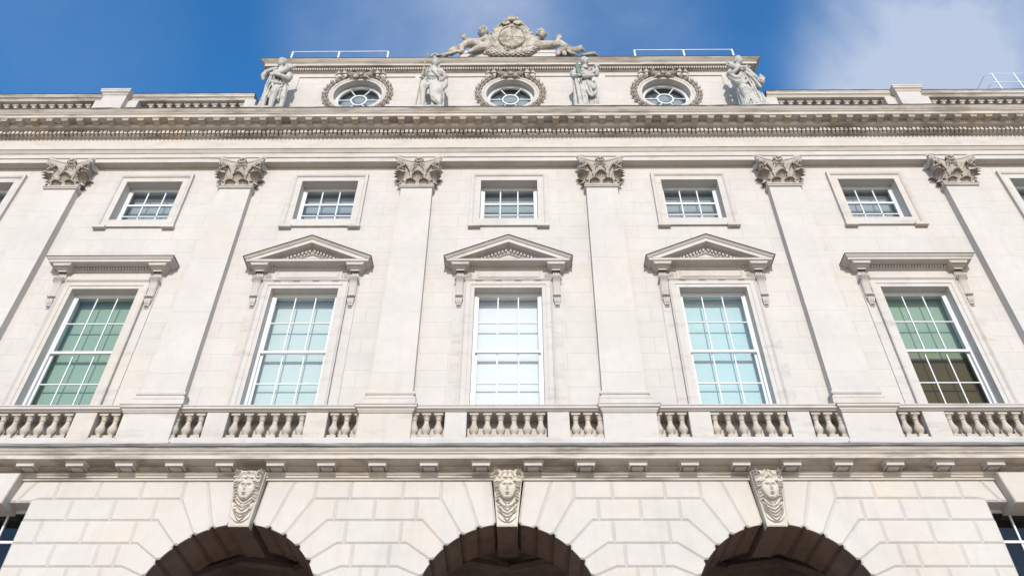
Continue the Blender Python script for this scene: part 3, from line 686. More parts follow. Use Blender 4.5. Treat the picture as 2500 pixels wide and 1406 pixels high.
def keystone(ax, seed):
    k = MB()
    poly = [(ax - KW(7.18), 7.18), (ax + KW(7.18), 7.18), (ax + KW(8.135), 8.135), (ax - KW(8.135), 8.135)]
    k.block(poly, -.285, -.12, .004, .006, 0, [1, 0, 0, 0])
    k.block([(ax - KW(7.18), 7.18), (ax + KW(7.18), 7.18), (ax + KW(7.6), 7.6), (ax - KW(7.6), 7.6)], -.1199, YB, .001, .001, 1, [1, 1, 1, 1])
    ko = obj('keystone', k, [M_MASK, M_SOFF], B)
    f = MB(); f.relief(lambda z: ax - KW(z) + .012, lambda z: ax + KW(z) - .012, 7.195, 8.125, 84, 170, lambda x, z: .286 + max(.0, face_relief((x - ax) / (KW(z) - .012), (z - 7.195) / .93, seed)), -.27)
    obj('carved_face', f, M_MASK, ko, 60)
for i, ax in enumerate(AX): keystone(ax, i * 2.0)

# ------------------------------------------------------------------ parapet balustrade on the main cornice
pb = MB(); pb.v = [(x * 1.02, y * 1.02, z * .87 / .485) for x, y, z in bu.v]; pb.f = list(bu.f); pb.m = list(bu.m); pb0 = None
for sd2 in (-1, 1):
    a, b = sorted((sd2 * XE, sd2 * 6.55)); pa = MB()
    pa.box(a, b, -.14, .28, 17.6, 17.98)
    pa.run([(-.25, 18.845), (.10, 18.845), (.105, 18.86), (.12, 18.875), (.125, 18.90), (.15, 18.92), (.165, 18.93), (.165, 18.985), (.175, 18.99), (.175, 19.03), (-.3, 19.06)], a, b, seg=20)
    par = obj('parapet_balustrade', pa, M_CORN, B, 35)
    pl = MB(); pl.run([(.16, 19.031), (.186, 19.032), (.188, 19.045), (.18, 19.058), (-.3, 19.085)], a, b, seg=60)
    pl.v = [(x, y + rnd.uniform(-.005, .005), z + rnd.uniform(-.008, .008)) for x, y, z in pl.v]
    obj('lead_flashing', pl, M_DLEAD, par)
    for x in ((-10.06, -6.63) if sd2 < 0 else (10.08, 6.65)):
        q = MB()
        if abs(x) > 8:
            q.cbox(x - .56, x + .56, -.12, .25, 17.62, 18.845, .004); q.cbox(x - .30, x + .30, -.26, .25, 17.62, 18.85, .004)
            q.wrap([(0, 18.83), (.01, 18.85), (.03, 18.872), (.035, 18.90), (.06, 18.92), (.075, 18.93), (.075, 18.985), (.085, 18.99), (.085, 19.035), (-.2, 19.06)], x - .30, x + .30, -.26, .25)
        else: q.cbox(x - .14, x + .14, -.12, .25, 17.62, 18.845, .004)
        obj('pier', q, M_PLAIN, par)
    px = [-9.22 + i * .2345 for i in range(11)] + [-10.84 - i * .2345 for i in range(12)] if sd2 < 0 else [6.93 + i * .2385 for i in range(12)] + [10.82 + i * .2385 for i in range(12)]
    for x in px:
        if pb0 is None: pb0 = obj('baluster', pb, M_BAL, par, 50); pb0.location = (x, .06, 17.978)
        else: copy_tree(pb0, par, (x, .06, 17.978))

# ------------------------------------------------------------------ attic storey
at = MB(); AW = 6.50; OC = [-4.02, .012, 4.11]; OZ, OR = 19.48, .635
def holed(m, x0, x1, z0, z1, cx, cz, r, y):
    cs = [math.atan2(z - cz, x - cx) for x in (x0, x1) for z in (z0, z1)]
    an = sorted(cs + [2 * math.pi * i / 80 - math.pi for i in range(80)]); inn, outp = [], []
    for a in an:
        ca, sa = math.cos(a), math.sin(a); tx = ((x1 if ca > 0 else x0) - cx) / ca if abs(ca) > 1e-9 else 1e9; tz = ((z1 if sa > 0 else z0) - cz) / sa if abs(sa) > 1e-9 else 1e9
        t = min(tx, tz); inn.append((cx + r * ca, y, cz + r * sa)); outp.append((cx + t * ca, y, cz + t * sa))
    m.grid([inn + inn[:1], outp + outp[:1]])
PAN = [(-5.70, -2.56), (-1.68, 1.68), (2.56, 5.70)]
zb, zt, zp = 17.66, 20.5, 20.285
edges = [-AW] + [e for p in PAN for e in p] + [AW]
for i in range(0, len(edges), 2): at.add([(edges[i], .17, zb), (edges[i + 1], .17, zb), (edges[i + 1], .17, zt), (edges[i], .17, zt)], [(0, 1, 2, 3)])
for (a, b), c in zip(PAN, OC):
    at.add([(a, .17, zp), (b, .17, zp), (b, .17, zt), (a, .17, zt)], [(0, 1, 2, 3)])
    at.add([(a, .17, zb), (b, .17, zb), (b, .17, 18.55), (a, .17, 18.55)], [(0, 1, 2, 3)])
    at.add([(a, .17, 18.55), (b, .17, 18.55), (b, .17, zp), (a, .17, zp), (a, .2, 18.55), (b, .2, 18.55), (b, .2, zp), (a, .2, zp)], [(0, 1, 5, 4), (1, 2, 6, 5), (2, 3, 7, 6), (3, 0, 4, 7)])
    holed(at, a, b, 18.55, zp, c, OZ, OR, .2)
for s in (-1, 1): at.add([(s * AW, .17, zb), (s * AW, 8, zb), (s * AW, 8, zt), (s * AW, .17, zt)], [(0, 1, 2, 3)])
at.add([(-AW, 8, zb), (AW, 8, zb), (AW, 8, 20.8), (-AW, 8, 20.8)], [(0, 1, 2, 3)])
att = obj('attic_storey', at, M_WALL, B, fix=False)
ac = MB()
ac.wrap([(-.02, 20.455), (.015, 20.458), (.03, 20.466), (.04, 20.478), (.02, 20.479), (.02, 20.548), (.085, 20.555), (.10, 20.562), (.105, 20.572), (.17, 20.575), (.17, 20.648), (.178, 20.652), (.178, 20.668), (.20, 20.68), (.23, 20.71), (.255, 20.735), (.262, 20.745), (.268, 20.748), (.268, 20.775), (.0, 20.80)], -AW, AW, .17, 8)
for i in range(int(2 * AW / .065)):
    x = -AW + .02 + i * .065; ac.box(x, x + .040, .055, .16, 20.468, 20.540)
obj('attic_cornice', ac, M_CORN, att, 35)
al = MB(); al.wrap([(.26, 20.773), (.28, 20.774), (.283, 20.785), (.275, 20.80), (.0, 20.83)], -AW, AW, .17, 8)
al.add([(-AW, .17, 20.83), (AW, .17, 20.83), (AW, 8, 20.83), (-AW, 8, 20.83)], [(0, 1, 2, 3)]); obj('lead_flashing', al, M_DLEAD, att)
def torus_prof(m, prof, cx, cz, n=72):       # prof [(radius, y)]
    m.grid([[(cx + r * math.cos(2 * math.pi * i / n), y, cz + r * math.sin(2 * math.pi * i / n)) for i in range(n)] for r, y in prof], True)
for i, c in enumerate(OC):
    m = MB(); torus_prof(m, [(OR, .45), (OR, .165), (.70, .165), (.705, .155), (.715, .15), (.735, .14), (.755, .14), (.765, .15), (.77, .2)], c, OZ)
    ow = obj('oculus_window', m, M_PLAIN, B, 35)
    f = MB(); torus_prof(f, [(.60, .44), (.60, .345), (.575, .34), (.57, .355), (.545, .355), (.54, .37), (.54, .42)], c, OZ); torus_prof(f, [(.225, .40), (.225, .355), (.215, .35), (.195, .35), (.187, .355), (.187, .40)], c, OZ, 40); torus_prof(f, [(.64, .44), (.64, .36), (.60, .36)], c, OZ)
    for k in range(6):
        a = k * math.pi / 3; d = Vector((math.cos(a), 0, math.sin(a))); n_ = Vector((-d.z, 0, d.x)) * .0115; p0_ = Vector((c, 0, OZ)) + d * .215; p1 = Vector((c, 0, OZ)) + d * .55
        vs = [q + Vector((0, y, 0)) for y in (.356, .40) for q in (p0_ - n_, p1 - n_, p1 + n_, p0_ + n_)]
        f.add(vs, [(0, 1, 2, 3), (4, 5, 6, 7), (0, 1, 5, 4), (2, 3, 7, 6)])
    obj('glazing_frame', f, M_PAINT, ow, 35)
    gl = MB(); gl.grid([[(c + r * math.cos(2 * math.pi * q / 48), .385, OZ + r * math.sin(2 * math.pi * q / 48)) for q in range(48)] for r in (.001, .56)], True); obj('pane', gl, G_GREY, ow)
    bd = MB(); bd.box(c - .72, c + .72, .56, .57, OZ - .72, OZ + .72); obj('blind', bd, B_GREY, ow)
    rw_ = random.Random(i)
    for side in (-1, 1):                                            # two laurel branches of stepped leaf clusters
        wr = MB()
        for k in range(13):
            a = R(-56 + k * 134 / 12) if side > 0 else R(236 - k * 134 / 12)
            t = Vector((-math.sin(a), 0, math.cos(a))) * side; nn = Vector((math.cos(a), 0, math.sin(a)))
            p = Vector((c, .19, OZ)) + nn * .86
            wr.tube([p - t * .075, p + t * .075], .012, 6)
            for s, l in ((-1, .9), (1, .9), (0, 1.0)):
                q = p + nn * s * .038 - Vector((0, .018 + .018 * (s == 0), 0))
                wr.tube([q - t * .045, q - t * .005 + nn * s * .012 + Vector((0, -.03, 0)), q + t * .045 * l + nn * s * .034 + Vector((0, -.075 + rw_.uniform(-.012, .012), 0))], [.008, .038, .016], 7)
        obj('laurel_branch', wr, M_DARKC, ow, 60)
    rb = MB(); z0 = 20.26
    def ribbon(pts, wid):
        rows = []
        for k, (x, y, z, tw) in enumerate(pts):
            d = Vector((0, math.sin(tw), math.cos(tw))) * wid; p = Vector((c + x, y, z)); rows.append([tuple(p - d), tuple(p + d), tuple(p + d + Vector((.0, .03, -.004))), tuple(p - d + Vector((.0, .03, -.004)))])
        rb.grid(rows, True, 0, True)
    for s in (-1, 1):
        ribbon([(s * .02, .10, z0, 0), (s * .10, .06, z0 + .07, .6), (s * .20, .02, z0 + .11, 1.0), (s * .29, .0, z0 + .07, .3), (s * .30, .03, z0 + .0, -.4), (s * .22, .03, z0 - .05, -.9), (s * .10, .06, z0 - .04, -.5), (s * .02, .10, z0, 0)], .055)
        ribbon([(s * .26, .09, z0 - .03, 0), (s * .36, .05, z0 + .03, .7), (s * .45, .02, z0 + .06, -.5), (s * .54, .06, z0 + .02, .8), (s * .60, .02, z0 + .05, -.4), (s * .68, .08, z0 + .0, .3)], .05)
        ribbon([(s * .04, .10, z0 - .02, .2), (s * .12, .04, z0 - .09, -.5), (s * .18, .02, z0 - .16, .5), (s * .26, .07, z0 - .20, .2)], .045)
    rb.ball((c, .07, z0), (.06, .05, .06), 10)
    obj('ribbon_bow', rb, M_DARKC, ow, 70)

# ------------------------------------------------------------------ roof railings
def railing(x0, xs, label):
    t = thing('roof_railing', label, 'railing', (xs[0], .6, 20.83), 'white tube railings on the roof')
    m = MB(); m.tube([(0, 0, 1.41), (xs[-1] - xs[0], 0, 1.41)], .016, 8); obj('top_rail', m, M_RAIL, t, 50)
    for x in xs:
        p = MB(); p.tube([(x - xs[0], 0, -.02), (x - xs[0], 0, 1.39)], .029, 8); p.box(x - xs[0] - .06, x - xs[0] + .06, -.06, .06, -.03, .0); obj('post', p, M_RAIL, t, 50)
railing(0, [-6.33, -4.975, -3.55], 'white tube railing on the roof to the left of the crest')
railing(0, [3.585, 5.0, 6.41], 'white tube railing on the roof between the crest and the rightmost statue')
t = thing('roof_railing', 'thin white triple rail handrail turning a corner behind the far right parapet', 'railing', (13.6, 1.0, 17.7), 'white tube railings on the roof')
for i, (xc, z) in enumerate(((13.62, 21.55), (13.64, 21.14), (13.66, 20.74))):
    m = MB(); m.tube([(xc - 13.6 + 9, 0, z - 17.7), (xc - 13.6 + .12, 0, z - 17.7), (xc - 13.6 + .03, .03, z - 17.7), (xc - 13.6, .12, z - 17.7), (xc - 13.6, 3, z - 17.7)], .011, 6); obj('rail', m, M_RAIL, t, 50)
for x in (13.80, 14.43, 15.4, 16.4):
    p = MB(); p.tube([(x - 13.6, 0, 0), (x - 13.6, 0, 3.86)], .021, 8); obj('post', p, M_RAIL, t, 50)

# ------------------------------------------------------------------ carved figures
def remesh(o, v, it=3, fac=.5):
    m = o.modifiers.new('remesh', 'REMESH'); m.mode = 'VOXEL'; m.voxel_size = v; m.use_smooth_shade = True
    s_ = o.modifiers.new('smooth', 'SMOOTH'); s_.factor = fac; s_.iterations = it
def head(m, c, r, yaw=0., pitch=0., curls=True, seed=1, open_eyes=1.0, curl_r=.30):
    """head with a carved face looking to -Y; r = half width"""
    M = Matrix.Rotation(yaw, 3, 'Z') @ Matrix.Rotation(pitch, 3, 'X'); rows = []; c = Vector(c)
    for i in range(33):
        th = math.pi * (.02 + .96 * i / 32); row = []
        for j in range(40):
            ph = 2 * math.pi * j / 40; d = Vector((math.sin(th) * math.cos(ph), math.sin(th) * math.sin(ph), -math.cos(th)))
            q = Vector((d.x * (.98 if d.z > 0 else .98 + .20 * d.z), d.y * 1.12, d.z * 1.28)); k = 0
            if d.y < 0:
                u, v = d.x, d.z
                k += .26 * math.exp(-(u / .12) ** 2 - ((v + .10) / .13) ** 2) + .14 * math.exp(-(u / .09) ** 2 - ((v - .08) / .14) ** 2)
                for s in (-1, 1):
                    k -= .30 * open_eyes * math.exp(-((u - s * .36) / .17) ** 2 - ((v - .12) / .10) ** 2); k += .09 * math.exp(-((u - s * .36) / .09) ** 2 - ((v - .10) / .06) ** 2)
                    k += .07 * math.exp(-((u - s * .36) / .25) ** 2 - ((v - .28) / .07) ** 2) + .05 * math.exp(-((u - s * .45) / .2) ** 2 - ((v + .2) / .15) ** 2)
                k += .10 * math.exp(-(u / .18) ** 2 - ((v + .36) / .05) ** 2) + .09 * math.exp(-(u / .15) ** 2 - ((v + .50) / .05) ** 2) - .10 * math.exp(-(u / .2) ** 2 - ((v + .43) / .03) ** 2) + .10 * math.exp(-(u / .2) ** 2 - ((v + .70) / .12) ** 2)
            q = q + Vector((0, -1.45 * k, 0)) if d.y < 0 else q
            row.append(tuple(c + M @ (q * r)))
        rows.append(row)
    m.grid(rows, True, 0, True)
    for s in (-1, 1): m.ball(tuple(c + M @ Vector((s * r * .98, .05 * r, -.05 * r))), (r * .12, r * .2, r * .3), 8)
    if curls:
        rr = random.Random(seed)
        for i in range(44):
            a = rr.uniform(0, 2 * math.pi); z = rr.uniform(.15, 1.25)
            d = Vector((math.cos(a) * math.sqrt(max(.05, 1 - (z / 1.35) ** 2)), math.sin(a) * math.sqrt(max(.05, 1 - (z / 1.35) ** 2)) * 1.1, z))
            if d.y < -.45 and z < .72: continue
            m.ball(tuple(c + M @ (d * r)), r * curl_r * rr.uniform(.75, 1.15), 7)
def hand(m, c, d, r=.05, spread=1.0):
    """palm, four fingers and a thumb pointing along d"""
    c = Vector(c); d = Vector(d).normalized(); s = d.cross(Vector((0, -1, 0))); s = s.normalized() if s.length > .1 else Vector((1, 0, 0)); n = s.cross(d)
    m.ball(tuple(c), (r, r * .6, r), 8)
    for i in range(4):
        o = s * (i - 1.5) * r * .45; q = c + o + d * r * .8; l = r * (1.3, 1.55, 1.5, 1.2)[i]
        m.tube([q, q + d * l * .6 + s * (i - 1.5) * r * .12 * spread, q + d * l + n * r * .35 + s * (i - 1.5) * r * .2 * spread], [r * .26, r * .24, r * .18], 6)
    m.tube([c + s * r * .7, c + s * r * 1.15 + d * r * .6, c + s * r * 1.05 + d * r * 1.1], [r * .28, r * .25, r * .18], 6)
def swag(m, a, b, drop, r, fwd=.0, n=10):
    a, b = Vector(a), Vector(b); m.tube([a.lerp(b, i / n) + Vector((0, -fwd * math.sin(math.pi * i / n), -drop * math.sin(math.pi * i / n))) for i in range(n + 1)], [r * (.7 + .5 * math.sin(math.pi * i / n)) for i in range(n + 1)], 7)
def foot(m, x, y, z=0.): m.tube([(x, y + .05, z + .07), (x, y - .06, z + .06), (x, y - .16, z + .03)], [.055, .05, .04], 8)
def torso(m, sway=.0, kz=1.0):
    m.loft([(sway, .02, 1.02, .235, .185, .03, 7, 0), (sway * .9, .02, 1.18, .225, .175, .03, 7, .5), (sway * .5, .01, 1.36, .185, .145, .025, 8, 1), (sway * .2, .0, 1.50, .195, .15, .02, 8, 1.4), (0, -.01, 1.66, .225, .165, .015, 8, 2), (0, .0, 1.80, .235, .14, .0, 8, 2), (0, .01, 1.88, .16, .10, .0, 8, 2), (0, .0, 1.96, .082, .085, 0, 8, 2), (0, -.02, 2.06, .078, .08, 0, 8, 2)])
    for s in (-1, 1): m.ball((s * .215, .0, 1.81), (.085, .085, .085), 10); m.ball((s * .095, -.13, 1.66), (.085, .07, .08), 10)
def skirt(m, zb, zt, cx, fold=.10, k=9, flare=.05, sway=0.):
    r = []; n = 9
    for i in range(n + 1):
        q = i / n; z = zb + (zt - zb) * q; r.append((cx + sway * q, .02, z, .245 + flare * (1 - q), .19 + flare * .6 * (1 - q), fold * (1 - .75 * q), k, .7 * math.sin(q * 3)))
    m.loft(r, 72)
def cloak(m, x0, x1, zt, zb, y=.1, th=.09, k=6):
    r = []; c = (x0 + x1) / 2; w_ = abs(x1 - x0) / 2
    for i in range(8):
        q = i / 7; r.append((c, y, zb + (zt - zb) * q, w_ * (1.1 - .35 * q), th, .16, k, q * 1.5))
    m.loft(r, 48)
def folds(m, pts, r=.022):
    for a in pts: m.tube(a, [r * .7] + [r] * (len(a) - 2) + [r * .6] if len(a) > 2 else r, 6)
Z0 = 17.95
def statue(x, y, label, build, rot=0.):
    t = thing('stone_statue', label, 'statue', (x, y, Z0), 'standing stone figures in front of the attic'); t.rotation_euler = (0, 0, rot)
    p = MB(); p.cbox(-.36, .36, -.24, .30, 17.62 - Z0, .02, .01); obj('plinth', p, M_STAT, t)
    m = MB(); build(m, t); m.box(-.36, .36, -.22, .22, 0, .04)
    fit(m)
    o = obj('figure', m, M_STAT, t, fix=True); remesh(o, .0095, 1, .2)
    return t
def fruits(m, c, r, n, seed, size=.05):
    rr = random.Random(seed)
    for i in range(n):
        d = Vector((rr.gauss(0, 1), rr.gauss(0, 1), rr.gauss(0, 1))).normalized() * r * rr.uniform(.5, 1); m.ball((c[0] + d.x, c[1] + d.y, c[2] + d.z), size * rr.uniform(.7, 1.25), 8)
def horn(m, pts, rad):
    m.tube(pts, rad, 14)
    for i in range(1, len(pts)):
        for q in (.33, .8):
            c = Vector(pts[i - 1]).lerp(Vector(pts[i]), q); r = rad[i - 1] + (rad[i] - rad[i - 1]) * q; d = (Vector(pts[i]) - Vector(pts[i - 1])).normalized(); a = d.orthogonal().normalized(); b = d.cross(a)
            m.tube([c + (a * math.cos(k * math.pi / 8) + b * math.sin(k * math.pi / 8)) * r for k in range(17)], .012, 5)

def fit(m):
    m.v = [(x * .80, y * .84, z * 1.015) for x, y, z in m.v]; return m
def drape(m, cx, rx, ry, zt, zb, n, seed, a0=-75, a1=75, r=.024, lean=.0):
    rr = random.Random(seed)
    for i in range(n):
        a = R(a0 + (a1 - a0) * (i + .5) / n + rr.uniform(-4, 4)); pts = []
        t0, b0 = zt - rr.uniform(0, .18), zb + rr.uniform(-.02, .12)
        for k in range(6):
            q = k / 5; w_ = 1 + .16 * q; aa = a + .10 * math.sin(q * 3 + i); pts.append((cx + lean * q + rx * w_ * math.sin(aa), .02 - ry * w_ * math.cos(aa), t0 + (b0 - t0) * q))
        m.tube(pts, [r * .5, r * .9, r * 1.1, r * 1.2, r * 1.2, r], 6)
def st_cornucopia(m, t):
    torso(m, .03); head(m, (-.03, -.05, 2.15), .122, R(8), R(-6), True, 3)
    for i in range(11):
        a = math.pi * i / 10; m.tube([(-.03 + .115 * math.cos(a), -.04 - .06 * math.sin(a), 2.25), (-.03 + .135 * math.cos(a), -.05 - .07 * math.sin(a), 2.33)], [.02, .012], 6)
    skirt(m, .52, 1.12, .02, .09, 8, .03, .03); drape(m, .03, .235, .19, 1.12, .50, 9, 1, -80, 80); drape(m, .02, .20, .155, 1.62, 1.2, 6, 2, -70, 40, .018)
    m.tube([(-.13, -.03, 1.05), (-.15, -.12, .62), (-.14, -.02, .10)], [.14, .10, .06], 10); m.tube([(.10, -.03, 1.05), (.13, -.22, .68), (.10, -.06, .10)], [.15, .125, .06], 10)
    foot(m, -.14, -.03); foot(m, .10, -.07)
    m.tube([(-.22, 0, 1.82), (-.40, -.12, 1.60)], [.085, .07], 10); m.tube([(-.40, -.12, 1.60), (-.22, -.19, 1.66), (-.06, -.19, 1.74)], [.07, .055, .045], 10)
    m.tube([(-.40, -.1, 1.60), (-.45, -.08, 1.48), (-.42, -.05, 1.36)], [.08, .09, .05], 8)
    m.tube([(.22, 0, 1.82), (.34, -.02, 1.62), (.33, -.08, 1.42)], [.10, .125, .115], 10); m.tube([(.33, -.1, 1.42), (.12, -.26, 1.37), (-.04, -.28, 1.38)], [.085, .06, .045], 10); hand(m, (-.08, -.28, 1.37), (-1, -.2, -.2), .045)
    swag(m, (-.18, -.12, 1.25), (.26, -.1, 1.2), .16, .05, .12); swag(m, (-.05, -.2, 1.15), (.26, -.1, 1.12), .35, .035, .1); swag(m, (0, -.2, 1.1), (.27, -.08, 1.0), .45, .03, .1)
    folds(m, [[(-.15, -.15, 1.65), (-.2, -.17, 1.35), (-.22, -.18, .95), (-.2, -.16, .6)], [(-.06, -.17, 1.6), (-.12, -.2, 1.3), (-.15, -.22, .9), (-.12, -.2, .6)], [(.0, -.16, 1.5), (-.05, -.2, 1.2), (-.06, -.22, .8)], [(.2, -.12, 1.1), (.26, -.12, .8), (.27, -.08, .5)]], .024)
    cloak(m, .14, .40, 1.35, .05, .06, .07, 5); cloak(m, -.32, -.16, .75, .25, .05, .08, 5); m.tube([(.30, .0, 1.2), (.36, .02, .7), (.38, .03, .05)], [.07, .09, .06], 8)
    c = MB(); horn(c, [(-.03, -.24, 1.36), (.04, -.24, 1.42), (.11, -.22, 1.54), (.19, -.19, 1.67), (.26, -.16, 1.80)], [.04, .055, .07, .085, .10]); fruits(c, (.31, -.14, 1.89), .085, 26, 5, .038)
    for i in range(5): c.tube([(.30, -.18, 1.84), (.37 + .02 * i, -.2 + .03 * i, 1.86 + .03 * i), (.40, -.2 + .05 * i, 1.78 + .06 * i)], [.03, .035, .012], 6)
    o = obj('cornucopia', fit(c), M_STAT, t); remesh(o, .012, 1, .4)
def st_spear(m, t):
    torso(m, .02); head(m, (.02, -.05, 2.14), .122, R(-14), R(-8), True, 9)
    m.ball((.02, -.02, 2.22), (.13, .15, .11), 14); m.ball((-.02, -.14, 2.27), (.05, .06, .05), 8); m.tube([(.02, -.16, 2.30), (.02, -.05, 2.38), (.03, .1, 2.34), (.06, .17, 2.2)], [.03, .045, .05, .04], 8)
    for s in (-1, 1):
        for i in range(4): m.ball((.02 + s * (.115 + .02 * (i % 2)), .02, 2.14 - i * .07), .045, 8)
    m.tube([(-.11, -.03, 1.1), (-.23, -.24, .74), (-.20, -.08, .12)], [.145, .105, .058], 12); m.ball((-.23, -.26, .74), .085, 10); foot(m, -.20, -.1)
    m.tube([(.1, 0, 1.1), (.12, -.06, .6), (.11, 0, .1)], [.15, .11, .06], 12); foot(m, .1, -.05)
    skirt(m, .62, 1.14, .05, .08, 8, .0, .0); drape(m, .06, .23, .19, 1.12, .55, 6, 3, -5, 80); drape(m, .0, .20, .155, 1.78, 1.45, 6, 4, -60, 60, .016, .08)
    for i in range(7):
        x = -.02 + i * .05; m.tube([(-.1 + i * .045, -.16, 1.18), (x + .02, -.22, .9), (x + .06, -.20, .55 - .06 * i), (x + .09, -.16, .38 - .05 * i)], [.035, .05, .045, .02], 8)
    cloak(m, .16, .40, 1.25, .06, .05, .09, 6); m.tube([(.3, -.05, 1.15), (.33, -.06, .6), (.30, -.05, .05)], [.06, .075, .05], 8)
    m.tube([(-.22, 0, 1.82), (-.34, -.02, 1.56), (-.33, -.14, 1.33)], [.09, .07, .06], 10); hand(m, (-.33, -.19, 1.27), (0, -.7, -.7), .05)
    m.tube([(.22, 0, 1.82), (.40, .0, 1.56)], [.10, .085], 10); m.tube([(.40, .0, 1.56), (.42, -.08, 1.46), (.28, -.10, 1.28)], [.085, .08, .05], 10); m.tube([(.42, 0, 1.45), (.43, 0, 1.2), (.36, 0, 1.0)], [.07, .09, .05], 8)
    folds(m, [[(-.2, -.12, 1.86), (0, -.21, 1.66), (.2, -.18, 1.45), (.3, -.1, 1.3)], [(-.16, -.14, 1.8), (.0, -.21, 1.6), (.22, -.16, 1.35)], [(-.2, -.14, 1.42), (-.02, -.2, 1.38), (.2, -.16, 1.42)], [(-.22, -.14, 1.3), (-.05, -.21, 1.22), (.2, -.18, 1.3)], [(-.2, -.16, 1.22), (-.1, -.22, 1.1), (.1, -.22, 1.05)]], .024)
    s_ = MB(); s_.tube([(-.40, -.16, .05), (-.33, -.235, 1.25), (-.235, -.29, 2.12)], .021, 8); o = obj('spear_shaft', fit(s_), M_SHAFT, t, 50)
    s_ = MB(); s_.ball((-.222, -.30, 2.24), (.05, .016, .10), 8); s_.tube([(-.24, -.288, 2.08), (-.232, -.292, 2.17)], [.026, .03], 8); obj('spear_head', fit(s_), M_BRONZE, o)
def st_palm(m, t):
    torso(m, -.02); head(m, (.0, -.05, 2.14), .122, R(-6), R(-12), True, 21)
    for i in range(13):
        a = math.pi * i / 12; m.ball((.115 * math.cos(a), -.07 - .05 * math.sin(a), 2.24), .028, 6)
    skirt(m, .5, 1.14, .0, .07, 8, .03, -.02); drape(m, -.10, .14, .15, .62, .08, 5, 5, -70, 70, .02); drape(m, .12, .13, .15, .60, .08, 5, 6, -70, 70, .02); drape(m, .0, .205, .16, 1.80, 1.5, 7, 7, -70, 70, .016)
    for s, kx in ((-1, -.15), (1, .14)):
        m.loft([(kx, -.0, .06, .10, .10, .12, 6, s), (kx, -.02, .35, .12, .12, .10, 6, s + .5), (kx - .02 * s, -.08, .68, .135, .13, .06, 6, s + 1), (kx * .8, -.04, 1.08, .15, .14, .03, 6, s)], 40); foot(m, kx, -.04)
        m.ball((kx - .02 * s, -.14, .72), (.11, .10, .13), 10)
    m.tube([(-.22, 0, 1.82), (-.40, -.02, 1.60), (-.38, -.06, 1.46)], [.12, .125, .10], 10); m.tube([(-.38, -.06, 1.46), (-.26, -.22, 1.32)], [.08, .055], 10); hand(m, (-.22, -.26, 1.27), (.4, -.6, -.6), .05)
    m.tube([(.22, 0, 1.82), (.36, -.02, 1.58)], [.095, .075], 10); m.tube([(.36, -.02, 1.58), (.38, -.08, 1.68), (.36, -.10, 1.78)], [.07, .06, .05], 10); fruits(m, (.37, -.10, 1.90), .08, 22, 8, .042); m.ball((.37, -.10, 1.88), .085, 10)
    swag(m, (-.22, -.1, 1.55), (.3, -.08, 1.68), .22, .05, .12); swag(m, (-.24, -.1, 1.4), (.26, -.12, 1.45), .16, .06, .12); swag(m, (-.2, -.12, 1.84), (.2, -.12, 1.75), .12, .03, .1); swag(m, (.02, -.2, 1.12), (.28, -.1, 1.1), .42, .04, .12); swag(m, (.0, -.2, 1.1), (.28, -.1, 1.0), .62, .035, .1); swag(m, (-.1, -.2, .95), (.27, -.1, .85), .50, .03, .08)
    folds(m, [[(-.2, -.16, 1.2), (-.22, -.2, .8), (-.16, -.14, .3), (-.14, -.12, .08)], [(.26, -.05, 1.3), (.3, -.05, .8), (.28, -.04, .4)], [(-.02, -.18, 1.1), (-.04, -.16, .7), (-.03, -.12, .3)]], .026)
    cloak(m, -.44, -.24, 1.45, .05, .05, .07, 5); m.tube([(-.34, -.08, 1.3), (-.30, -.1, .7), (-.26, -.1, .06)], [.06, .055, .07], 8); cloak(m, .2, .34, 1.4, .3, .08, .06, 5)
    p = MB()
    for i in range(26):
        q = i / 25; c = Vector((-.20 - .10 * q, -.24 + .05 * q, 1.06 + .86 * q)); w_ = .055 * math.sin(math.pi * min(1, .15 + q * .85)) + .012
        for s in (-1, 1): p.tube([c, c + Vector((s * w_ * .6, -.02, .05)), c + Vector((s * w_, -.01, .12))], [.014, .013, .005], 5)
    p.tube([(-.19, -.24, .98), (-.30, -.19, 1.94)], [.018, .008], 6); obj('palm_frond', fit(p), M_BRONZE, t)
